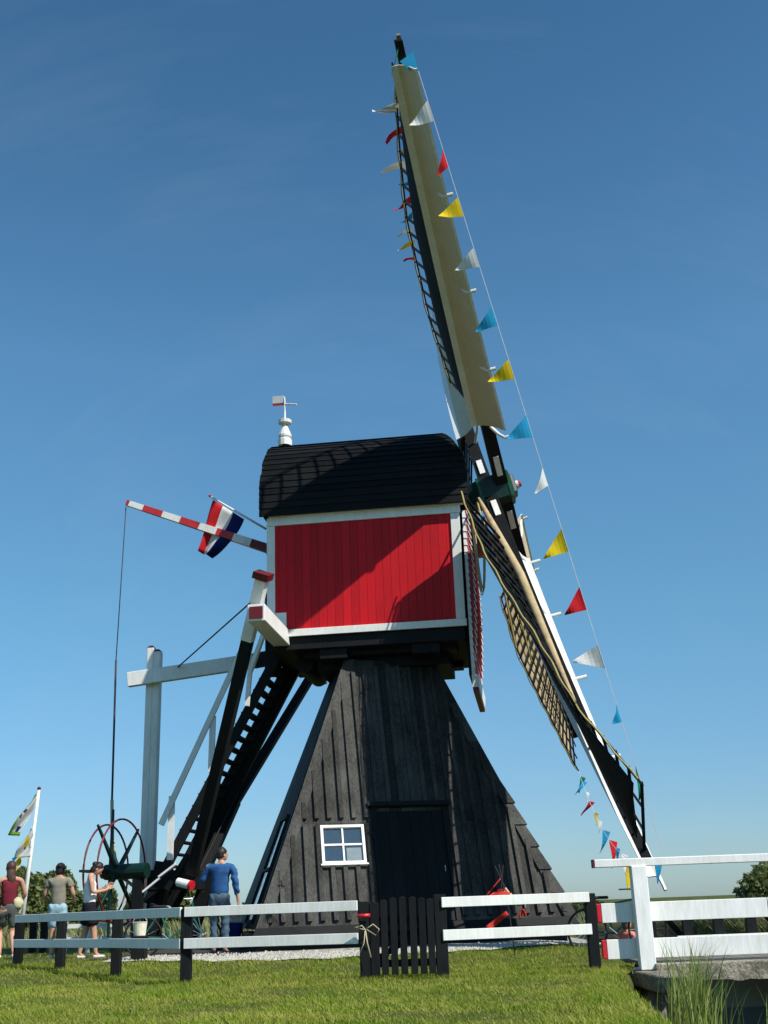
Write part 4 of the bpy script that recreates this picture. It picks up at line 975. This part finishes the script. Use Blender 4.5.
# reeds in the ditch in front of the bridge, one clump each
def reed_clump(cx, cy, n, h, label, spread=.22, z=-.75):
    root = empty('reed_clump', (cx, cy, z), label, 'reeds', 'clumps of reeds in the ditch')
    pts = np.stack([RNG.normal(cx, spread, n), RNG.normal(cy, spread*1.2, n)], 1)
    blades('leaves', pts, h*RNG.uniform(.55, 1.1, n), .024, .26, 'reed_leaf', seg=6, wind=(.12, 0), parent=root, curl=1.5, zf=lambda x, y: z)
c1 = at(668, 960, 13.2); c2 = at(745, 980, 12.2)
reed_clump(2.98, 13.0, 120, 1.22, 'tall green reed clump growing up beside the stake under the bridge', .11)
reed_clump(3.22, 13.3, 26, .95, 'thin reed clump in the dark gap right of the tall one', .13)
reed_clump(3.95, 12.7, 45, .85, 'low reed clump rising from the dark water near the right edge', .16)
reed_clump(4.25, 12.9, 90, 1.15, 'reed clump cut off by the right edge of the photo', .2)
reed_clump(3.62, 11.3, 45, .62, 'short reeds at the very bottom of the photo under the bridge', .18)
reed_clump(2.62, 11.7, 90, .95, 'reeds at the turf edge left of the tall clump', .12, -.6)

# ================================================================== PEOPLE
def skin_mesh(name, verts, edges, radii, mat, parent, M, root=0, sub=2, extra=None):
    me = bpy.data.meshes.new(name); me.from_pydata([tuple(v) for v in verts], edges, [])
    o = bpy.data.objects.new(name, me); C.objects.link(o)
    md = o.modifiers.new('skin', 'SKIN'); md.use_smooth_shade = True
    sk = me.skin_vertices[0].data
    for i, r_ in enumerate(radii):
        rr = r_ if isinstance(r_, tuple) else (r_, r_); sk[i].radius = rr; sk[i].use_root = (i == root)
    s_ = o.modifiers.new('sub', 'SUBSURF'); s_.levels = sub; s_.render_levels = sub
    dg = bpy.context.evaluated_depsgraph_get(); ev = o.evaluated_get(dg); m2 = bpy.data.meshes.new_from_object(ev)
    bpy.data.objects.remove(o)
    bm = bmesh.new(); bm.from_mesh(m2)
    if extra: extra(bm)
    if name in ('shirt', 'trousers', 'shorts', 'skirt'):          # cloth folds
        bm.normal_update(); q_ = random.uniform(0, 9)
        for v in bm.verts:
            f_ = math.sin(v.co.z*46+v.co.x*21+q_+3*math.sin(v.co.x*17+q_))*.006+math.sin(v.co.x*58+v.co.z*13+q_*2)*.004+math.sin(v.co.y*40+v.co.z*70)*.003
            v.co += v.normal*f_
    bm.transform(M); 
    for f in bm.faces: f.smooth = True
    bm.to_mesh(m2); bm.free(); m2.materials.clear(); m2.materials.append(MATS[mat]); m2.name = name
    o = bpy.data.objects.new(name, m2); C.objects.link(o); o.parent = parent
    return o
def ell(bm, c, r, rot=None, seg=14, noise_=0):
    g = bmesh.ops.create_uvsphere(bm, u_segments=seg, v_segments=seg-4, radius=1)
    for v in g['verts']:
        p = V((v.co.x*r[0], v.co.y*r[1], v.co.z*r[2]))
        if noise_: p *= 1+noise_*math.sin(v.co.x*9+v.co.z*7)*math.sin(v.co.y*11)
        if rot is not None: p = rot @ p
        v.co = p+V(c)
def ell_obj(name, items, mat, parent, M):
    bm = bmesh.new()
    for it_ in items: ell(bm, *it_)
    bm.transform(M); me = bpy.data.meshes.new(name)
    for f in bm.faces: f.smooth = True
    bm.to_mesh(me); bm.free(); me.materials.append(MATS[mat]); o = bpy.data.objects.new(name, me); C.objects.link(o); o.parent = parent; return o
def person(loc, face, H, label, arms, legs, lean=(0, 0), head_turn=0, head_nod=0, hair='hair_dark', long_hair=False, bun=False, top=('knit_grey', 'short'), bottom=('jeans_light', 'short'), shoes='shoe', female=True, seated=False, group='visitors standing at the mill', extras=None):
    """local frame: +y is where the person faces, +x the right hand side; joints given for a 1.7 m body"""
    root = empty('person', loc, label, 'person', group); k = H/1.70*(1.03 if not seated else 1)
    M = Matrix.Rotation(face, 4, 'Z') @ Matrix.Diagonal((k*1.1, k*1.1, k, 1))
    lx, ly = lean
    hip = V((0, 0, .92)) if not seated else V((0, 0, .12)); sh = .175 if female else .20
    def up(z, bx=0): t = (z-hip.z)/.55; return V((lx*t, ly*t, z))
    z0 = hip.z
    pel, waist, chest, neckb, neck, headc = hip, up(z0+.16), up(z0+.36), up(z0+.50), up(z0+.56), up(z0+.66)
    headc = headc+V((0, .02+.05*head_nod, -.02*head_nod))
    vs = [pel, waist, chest, neckb, neck, neck+(headc-neck)*.5]; rad = [(.10, .075), (.08, .055), (.085 if female else .10, .055), (.055, .045), .050, .055]
    ed = [(0, 1), (1, 2), (2, 3), (3, 4), (4, 5)]
    def chain(start, pts_, rs):
        p = start
        for q, r_ in zip(pts_, rs): vs.append(V(q)); rad.append(r_); ed.append((p, len(vs)-1)); p = len(vs)-1
        return p
    armj = []
    for sgn, (el, wr, hd) in zip((-1, 1), arms):
        shp = up(z0+.475)+V((sgn*sh, 0, 0)); el, wr, hd = V(el), V(wr), V(hd)
        w_ = chain(3, [shp, (shp+el)/2, el, wr], [.055, .046, .038, .026]); armj.append((shp, el, wr))
        hdv = (hd-wr).normalized(); ac = hdv.cross(V((sgn, 0, .2))).normalized(); palm = wr+hdv*.06
        pi_ = chain(w_, [palm], [(.030, .020)])
        for fi, (off, ln) in enumerate(((-.028, .062), (-.010, .075), (.009, .070), (.027, .055))):
            b0 = palm+hdv*.03+ac*off; chain(pi_, [b0, b0+hdv*ln*.55+V((0, .008, -.004)), b0+hdv*ln+V((0, .02, -.012))], [.010, .009, .008])
        chain(pi_, [palm+ac*-.038+hdv*.005, palm+ac*-.055+hdv*.035], [.011, .009])
    legj = []
    for sgn, (kn, an, toe) in zip((-1, 1), legs):
        hj = pel+V((sgn*.085, 0, -.06)); kn, an, toe = V(kn), V(an), V(toe); legj.append((hj, kn, an, toe))
        chain(0, [hj, (hj+kn)/2, kn, (kn*.65+an*.35), an, (an+toe)/2+V((0, 0, -.03)), toe], [.095, .078, .056, .054, .036, .036, .024])
    rotH = Matrix.Rotation(head_turn, 3, 'Z') @ Matrix.Rotation(-.45*head_nod, 3, 'X')
    hc = headc+V((0, 0, .03))
    def ex(bm):
        ell(bm, hc, (.074, .092, .112), rotH, 18)
        ell(bm, hc+rotH @ V((0, .093, -.018)), (.012, .018, .020), rotH, 8)
        ell(bm, hc+rotH @ V((0, .072, -.062)), (.030, .022, .018), rotH, 8)
        for s2 in (-1, 1): ell(bm, hc+rotH @ V((s2*.076, -.005, -.01)), (.010, .020, .032), rotH, 8)
    skin_mesh('body', vs, ed, rad, 'skin', root, M, 0, 2, ex)
    ell_obj('eyes', [(hc+rotH @ V((s2*.030, .084, .008)), (.012, .008, .007), rotH, 8) for s2 in (-1, 1)], 'hair_dark', root, M)
    hi = [(hc+rotH @ V((0, -.022, .030)), (.084, .092, .103), rotH, 18, .05), (hc+rotH @ V((0, -.035, -.01 if not female else -.03)), (.078, .070, .075 if not female else .10), rotH, 14, .05)]
    if long_hair: hi += [(hc+rotH @ V((0, -.06, -.12)), (.078, .05, .17), rotH, 14, .06), (hc+rotH @ V((.03, -.07, -.20)), (.05, .04, .12), rotH, 12, .06)]
    if bun: hi += [(hc+rotH @ V((0, -.10, .04)), (.045, .045, .045), rotH, 10, .08)]
    ell_obj('hair', hi, hair, root, M)
    # top garment
    tm, sl_ = top; v2 = [waist-V((0, 0, .21)), waist, chest, up(z0+.455)]; r2 = [(.150, .118), (.135 if female else .155, .112), (.160 if female else .180, .125), (.115, .095)]; e2 = [(0, 1), (1, 2), (2, 3)]
    for (shp, el, wr), sgn in zip(armj, (-1, 1)):
        st = len(v2)
        if sl_ == 'none': v2 += [shp-V((sgn*.055, 0, -.0))]; r2 += [.035]; e2 += [(3, st)]
        elif sl_ == 'short': v2 += [shp, (shp*.45+el*.55)]; r2 += [.070, .066]; e2 += [(3, st), (st, st+1)]
        else: v2 += [shp, (shp+el)/2, el, el+(wr-el)*.86]; r2 += [.072, .062, .055, .040]; e2 += [(3, st), (st, st+1), (st+1, st+2), (st+2, st+3)]
    skin_mesh('shirt', v2, e2, r2, tm, root, M)
    bm_, bt = bottom; v3 = [pel+V((0, 0, .10)), pel+V((0, 0, -.01))]; r3 = [(.142, .112), (.150, .120)]; e3 = [(0, 1)]
    for hj, kn, an, toe in legj:
        st = len(v3); kk = (hj+kn)/2
        if bt == 'skirt': v3 += [hj+V((0, 0, -.02)), hj+(kn-hj)*.6, hj+(kn-hj)*.80]; r3 += [.115, .118, .122]; e3 += [(1, st), (st, st+1), (st+1, st+2)]
        elif bt == 'short': v3 += [hj, kk, hj+(kn-hj)*.9]; r3 += [.108, .094, .080]; e3 += [(1, st), (st, st+1), (st+1, st+2)]
        else: v3 += [hj, kk, kn, (kn+an)/2, an+(kn-an)*.06]; r3 += [.108, .092, .072, .064, .058]; e3 += [(1, st), (st, st+1), (st+1, st+2), (st+2, st+3), (st+3, st+4)]
    skin_mesh('trousers' if bt == 'long' else ('skirt' if bt == 'skirt' else 'shorts'), v3, e3, r3, bm_, root, M, 1)
    for hj, kn, an, toe in legj:
        skin_mesh('shoe', [an+V((0, -.045, -.045)), (an+toe)/2+V((0, 0, -.035)), toe+V((0, .01, -.0))], [(0, 1), (1, 2)], [(.038, .040), (.045, .036), (.034, .026)], shoes, root, M, 1)
    if extras: extras(root, M, dict(waist=waist, chest=chest, hc=hc, arm=armj, hip=hip))
    return root
def std_legs(sp=.09, a=0, b=0): return (((-sp, .02+a*.5, .48), (-sp, a, .075), (-sp-.02, a+.15, .03)), ((sp, .02+b*.5, .48), (sp, b, .075), (sp+.02, b+.15, .03)))
def feet_at(px, py, z=.13): p = gd(px, py, z); return V((p.x, p.y, gz(p.x, p.y)))
# woman at the far left, maroon top
def bagx(root, M, J):
    ell_obj('jacket', [(J['hip']+V((.17, .02, .02)), (.06, .10, .20), None, 12, .15), (J['hip']+V((.14, -.08, .06)), (.09, .06, .11), None, 12, .15)], 'beige_fabric', root, M)
pA = feet_at(5, 962, .10)
person(pA, R(28), 1.76, 'long haired woman in a maroon tank top and grey shorts cut by the left edge', (((-.26, .10, 1.14), (-.18, .28, 1.05), (-.14, .38, 1.08)), ((.27, .04, 1.13), (.22, .20, .98), (.18, .30, .96))), (((-.09, .18, .50), (-.10, .02, .10), (-.11, .16, .04)), ((.09, .06, .48), (.10, -.16, .11), (.11, -.02, .04))), hair='hair_brown', long_hair=True, top=('maroon', 'none'), bottom=('shorts_grey', 'short'), extras=bagx)
pB = feet_at(55, 960, .12)
person(pB, R(4), 1.68, 'dark haired woman in a loose grey shirt and pale denim shorts, seen from behind', (((-.25, .04, 1.14), (-.22, .22, 1.02), (-.18, .32, 1.04)), ((.25, .02, 1.14), (.23, .19, 1.00), (.19, .29, 1.01))), std_legs(.075, .02, -.02), head_nod=.8, bun=True, top=('knit_grey', 'short'), bottom=('jeans_light', 'short'))
pC = feet_at(87, 960, .12)
person(pC, R(-72), 1.66, 'woman in a white tank top and black skirt looking down at her hands', (((-.20, .06, 1.16), (-.07, .26, 1.23), (-.03, .34, 1.31)), ((.21, .03, 1.15), (.10, .25, 1.19), (.05, .34, 1.25))), std_legs(.08, -.13, .13), head_nod=1.7, hair='hair_dark', bun=True, top=('tank_white', 'none'), bottom=('black_fabric', 'skirt'))
pD = feet_at(219, 955, .13)
def paper(root, M, J):
    ell_obj('white_cloth', [(V((-.20, .10, 1.42)), (.07, .06, .055), None, 10, .12)], 'tank_white', root, M)
person(pD, R(-12), 1.80, 'man in a blue sweater and jeans seen from behind beside the tail of the mill', (((-.30, -.02, 1.16), (-.24, .14, 1.34), (-.19, .17, 1.44)), ((.26, -.02, 1.14), (.28, .05, .89), (.28, .08, .79))), std_legs(.09), lean=(.02, 0), head_turn=R(-35), head_nod=.2, hair='hair_dark', top=('sweater_blue', 'long'), bottom=('jeans', 'long'), female=False, shoes='black_fabric', extras=paper)
pE = feet_at(196, 949, .14)
person(pE, R(160), .86, 'small child in a pink top standing behind the corner fence post', (((-.25, .04, 1.14), (-.24, .10, .92), (-.24, .14, .82)), ((.25, .02, 1.14), (.24, .14, .95), (.22, .22, .88))), std_legs(.08), hair='hair_brown', top=('pink_fabric', 'short'), bottom=('black_fabric', 'long'), shoes='plastic_red')

# stroller
sp_ = feet_at(232, 951, .13); st_ = empty('stroller', sp_, 'dark blue stroller with a white hood between the man and the mill', 'stroller')
g = MB(); g.sheet(lambda a, b: sp_+V((-.22+.44*a, -.16+.30*math.cos(b*2.0)*.8, .50+.24*math.sin(b*2.2))), 8, 8, .02); g.build('hood', 'tank_white', st_, smooth=True)
g = MB(); g.hexa([sp_+V(q_) for q_ in ((-.19, -.25, .22), (.19, -.25, .22), (.17, .25, .30), (-.17, .25, .30))], [sp_+V(q_) for q_ in ((-.21, -.27, .46), (.21, -.27, .46), (.20, .28, .55), (-.20, .28, .55))]); g.build('seat', 'cloth_navy', st_, bevel=.03)
g = MB()
for s_ in (-1, 1):
    g.tube([sp_+V((s_*.22, -.32, .09)), sp_+V((s_*.20, .1, .36)), sp_+V((s_*.20, .42, .72)), sp_+V((s_*.19, .5, .74))], .012, 6); g.tube([sp_+V((s_*.22, .30, .10)), sp_+V((s_*.20, -.05, .40))], .012, 6)
g.tube([sp_+V((-.19, .5, .74)), sp_+V((.19, .5, .74))], .016, 6); g.build('frame', 'steel', st_)
for x_ in (-.23, .23):
    for y_ in (-.32, .30):
        g = MB(); g.tube([sp_+V((x_-.02, y_, .10)), sp_+V((x_+.02, y_, .10))], .10, 16); wv = g.build('wheel', 'rubber', st_); g = MB(); g.tube([sp_+V((x_-.026, y_, .10)), sp_+V((x_+.026, y_, .10))], .055, 12); g.build('rim', 'steel', wv)

# cream bucket and small clutter at the tail foot
for px, py, D_, nm_, lb, mt, r_, h_ in ((140, 926, 20.6, 'bucket', 'cream bucket standing at the foot of the tail', 'cream_plastic', .12, .20),):
    P = at(px, py, D_); b_ = V((P.x, P.y, gz(P.x, P.y)+.40)); root = empty(nm_, b_, lb, nm_)
    g = MB(); lathe(g, b_, ZZ, [(0, r_*.8), (.01, r_*.82), (h_, r_), (h_+.015, r_*1.06), (h_+.02, r_*.95), (h_-.02, r_*.9)], 18); g.build('pail', mt, root, smooth=False)
    g = MB(); g.tube([b_+V((r_*math.cos(t), 0, h_+.12*math.sin(t))) for t in [i*math.pi/8 for i in range(9)]], .006, 5); g.build('handle', 'steel', root)
    g = MB(); g.box(b_-V((0, 0, .21)), (.12, 0, 0), (0, .12, 0), (0, 0, .205)); tag(g.build('wooden_block', 'tar', bevel=.01), 'low black timber block under the cream bucket', 'block')
# white low field gate behind the visitors
fgA = at(62, 944, 27); fgB = at(112, 936, 27)
fg = empty('field_rail', V((fgA.x, 27, .15)), 'low white wooden rail far behind the two women', 'fence')
for z in (.28, .55):
    g = MB(); g.beam(V((fgA.x, 27, .15+z)), V((fgB.x+.6, 27, .15+z)), .04, .09); g.build('rail', 'white_paint', fg)
for x in (fgA.x+.05, (fgA.x+fgB.x)/2, fgB.x+.5):
    g = MB(); g.beam(V((x, 27.06, .0)), V((x, 27.06, .80)), .08, .08); g.build('post', 'white_paint', fg)
g = MB(); g.beam(V((fgA.x+.8, 26.95, .72)), V((fgB.x+.4, 26.95, .28)), .03, .07); g.build('brace', 'white_paint', fg)

# bicycle leaning behind the left rail and one behind the bridge rail
def bicycle(c, ang, mat, label):
    root = empty('bicycle', c, label, 'bicycle', 'parked bicycles'); d = V((math.cos(ang), math.sin(ang), 0)); s = V((-d.y, d.x, 0))
    r_ = .34; wr, wf_ = c-d*.52+ZZ*r_, c+d*.55+ZZ*r_
    for w in (wr, wf_):
        g = MB(); g.tube([w+(d*math.cos(t)+ZZ*math.sin(t))*r_ for t in [i*2*math.pi/28 for i in range(29)]], .02, 6, cap=False); wo = g.build('wheel', 'rubber', root, smooth=True)
        g = MB(); [g.tube([w, w+(d*math.cos(t)+ZZ*math.sin(t))*r_], .003, 3) for t in [i*2*math.pi/14 for i in range(14)]]; g.tube([w-s*.05, w+s*.05], .02, 8); g.build('spokes', 'steel', wo)
    bb = c+ZZ*.29-d*.05; st = c-d*.22+ZZ*.78; ht = c+d*.36+ZZ*.82; hb = c+d*.40+ZZ*.62
    g = MB()
    for a, b in ((bb, st), (bb, hb), (st+ZZ*-.05, ht), (bb, wr), (st, wr), (ht+ZZ*.12, hb), (hb, wf_)): g.tube([a, b], .016, 6)
    g.build('frame', mat, root)
    g = MB(); hbp = ht+ZZ*.16; g.tube([hbp-s*.27-d*.15, hbp-s*.2, hbp, hbp+s*.2, hbp+s*.27-d*.15], .013, 6); g.build('handlebar', 'steel', root)
    g = MB(); g.box(st+ZZ*.08-d*.02, d*.13, s*.06, ZZ*.025); g.build('saddle', 'rubber', root, bevel=.02)
    g = MB(); g.tube([bb-s*.1, bb+s*.1], .012, 6); g.tube([bb+s*.1, bb+s*.1+d*.12-ZZ*.1], .01, 5); g.tube([bb-s*.1, bb-s*.1-d*.12+ZZ*.1], .01, 5); g.build('pedals', 'steel', root)
P = at(172, 930, 22.6); bicycle(V((P.x, 22.6, .15)), R(8), 'teal_paint', 'dark green bicycle parked under the tail left of the corner fence post')
P = at(617, 930, 20.4); bicycle(V((P.x, 20.4, .02)), R(12), 'teal_paint', 'teal bicycle parked behind the red ended bridge rails')

# small boat with two people behind the mill, right
bx_, by_ = 4.95, 26.3
boat = empty('boat', (bx_, by_, -.78), 'pale blue open boat in the ditch just right of the mill', 'boat')
g = MB(); rings = []
for k in range(9):
    t = k/8; w = .62*math.sin(min(1, t*1.5+.25)*math.pi/2)*(1-.9*max(0, (t-.7)/.3)**1.5) if t < 1 else .03; w = max(w, .03); y = by_-1.5+3.4*t; zt = -.20+.14*t*t
    rings.append([V((bx_-w, y, zt)), V((bx_-w*.75, y, -.80)), V((bx_, y, -.93)), V((bx_+w*.75, y, -.80)), V((bx_+w, y, zt)), V((bx_+w*.86, y, zt-.02)), V((bx_+w*.5, y, -.62)), V((bx_-w*.5, y, -.62)), V((bx_-w*.86, y, zt-.02))])
g.loft(rings); g.build('hull', 'boat_hull', boat, smooth=False)
for yy in (-.7, .4): g = MB(); g.box((bx_, by_+yy, -.42), (.5, 0, 0), (0, .14, 0), (0, 0, .02)); g.build('bench', 'old_timber', boat)
sit = (((-.10, .30, .14), (-.10, .42, -.20), (-.10, .55, -.24)), ((.10, .30, .14), (.10, .42, -.20), (.10, .55, -.24)))
sarm = (((-.24, .08, .36), (-.16, .28, .26), (-.12, .36, .25)), ((.24, .08, .36), (.16, .28, .26), (.12, .36, .25)))
person(V((bx_-.22, by_-.7, -.44)), R(-60), 1.66, 'seated boater in a pink shirt, left of the two in the boat', sarm, sit, seated=True, hair='hair_brown', top=('pink_fabric', 'short'), bottom=('jeans', 'long'), group='people in the boat')
person(V((bx_+.18, by_-.3, -.44)), R(-100), 1.72, 'seated boater in a yellow shirt, right of the two in the boat', sarm, sit, seated=True, hair='hair_brown', top=('yellow_fabric', 'short'), bottom=('jeans', 'long'), female=False, group='people in the boat')

# red cloth bundle on sticks tied at the fence right of the gate
RC = at(505, 893, 15.9)
rb0 = empty('red_cloth_bundle', V((RC.x, RC.y, .05)), 'bundle of sticks wrapped in orange red cloth and rope behind the right fence', 'cloth bundle')
D_ = 15.6
def a3(px, py, dd=0): return at(px, py, D_+dd)
g = MB()
for (a, b) in (((495, 866), (512, 902)), ((499, 864), (507, 905)), ((503, 865), (500, 905)), ((507, 895), (515, 955))): g.tube([a3(*a), a3(*b, .05)], .007, 5)
g.build('sticks', 'metal_dark', rb0)
g = MB()
g.sheet(lambda a, b: a3(486+24*a, 901-8*math.sin(a*2.2)+(3+7*math.sin(a*3.0))*(b-.3)*1.2, .1*math.sin(b*5+a*3)), 10, 6, .02); g.sheet(lambda a, b: a3(486+3*b+20*a, 926-15*a+(5.5-2*a)*b, .05*math.sin(a*5)), 10, 3, .02)
g.sheet(lambda a, b: a3(519+7*a+.8*b, 914-5*math.sin(a*3)+5*b-2*a*b, .03*math.sin(a*5)), 6, 3, .02); g.sheet(lambda a, b: a3(486+15*a, 895-18*a+2*b, .12), 6, 2, .015)
g.build('cloth', 'windsock_red', rb0, smooth=True)
g = MB(); g.tube([a3(505, 888), a3(508, 892), a3(511, 896), a3(514, 898.5), a3(520, 900), a3(526, 901, -.1)], .016, 6); g.tube([a3(504, 891), a3(508, 896), a3(512, 894)], .014, 6); g.tube([a3(525, 900, -.2), a3(525, 912, -.2)], .006, 5); g.build('rope', 'rope', rb0, smooth=True)

# ================================================================== LIGHT, SKY, CAMERA
EL, AZ = R(46), R(129)
w = bpy.data.worlds.new('World'); scene.world = w; w.use_nodes = True; nt = w.node_tree; bg = nt.nodes['Background']
sky = nt.nodes.new('ShaderNodeTexSky'); sky.sky_type = 'NISHITA'; sky.sun_disc = False; sky.sun_elevation = EL; sky.sun_rotation = AZ
sky.air_density = 1.0; sky.dust_density = .35; sky.ozone_density = 2.0; sky.altitude = 0
tc_ = nt.nodes.new('ShaderNodeTexCoord'); sx_ = nt.nodes.new('ShaderNodeSeparateXYZ'); nt.links.new(tc_.outputs['Generated'], sx_.inputs[0])
tr_ = nt.nodes.new('ShaderNodeValToRGB'); el_ = tr_.color_ramp.elements
for k_ in range(3): el_.new(.5)
for e_, (p_, c_) in zip(el_, [(0, (.60, .82, 1.12)), (.08, (.60, .86, 1.10)), (.24, (.70, 1.12, 1.20)), (.44, (.79, 1.28, 1.38)), (.66, (.58, 1.05, 1.20))]): e_.position = p_; e_.color = (*c_, 1)
nt.links.new(sx_.outputs[2], tr_.inputs[0])
tint = mixc(nt, 1.0, sky.outputs[0], tr_.outputs[0], 'MULTIPLY'); wm = nt.nodes.new('ShaderNodeMapping'); wm.inputs['Rotation'].default_value = (.3, .5, .9); wm.inputs['Scale'].default_value = (1.2, 9, 2.2); nt.links.new(tc_.outputs['Generated'], wm.inputs[0])
wf_ = ramp(nt, noise(nt, wm.outputs[0], 1.6, 7, .62), [(.52, (0, 0, 0)), (.80, (.06, .06, .06))])
tint = mixc(nt, wf_, tint, (6.5, 7.2, 8.0))
nt.links.new(tint, bg.inputs[0]); bg.inputs[1].default_value = .088
sl_ = bpy.data.lights.new('sun', 'SUN'); sl_.energy = 5.0; sl_.angle = R(.53); sl_.color = (1, .955, .88)
so = bpy.data.objects.new('sun', sl_); C.objects.link(so)
sdv = V((math.sin(AZ)*math.cos(EL), math.cos(AZ)*math.cos(EL), math.sin(EL))); so.rotation_euler = sdv.to_track_quat('Z', 'Y').to_euler(); so.location = (10, -10, 30)
cd = bpy.data.cameras.new('camera'); cam = bpy.data.objects.new('camera', cd); C.objects.link(cam); scene.camera = cam
cd.sensor_fit = 'VERTICAL'; cd.sensor_height = 24; cd.sensor_width = 18; cd.lens = 24*FPX/1024; cd.clip_start = .1; cd.clip_end = 12000
rt = RT0*math.cos(ROLL)-UP0*math.sin(ROLL); up_ = RT0*math.sin(ROLL)+UP0*math.cos(ROLL)
M = Matrix((rt, up_, -FW)).transposed().to_4x4(); M.translation = CAMP; cam.matrix_world = M
scene.view_settings.view_transform = 'Standard'; scene.view_settings.look = 'None'; scene.view_settings.exposure = .26; scene.view_settings.gamma = 1
scene.render.resolution_x = 768; scene.render.resolution_y = 1024
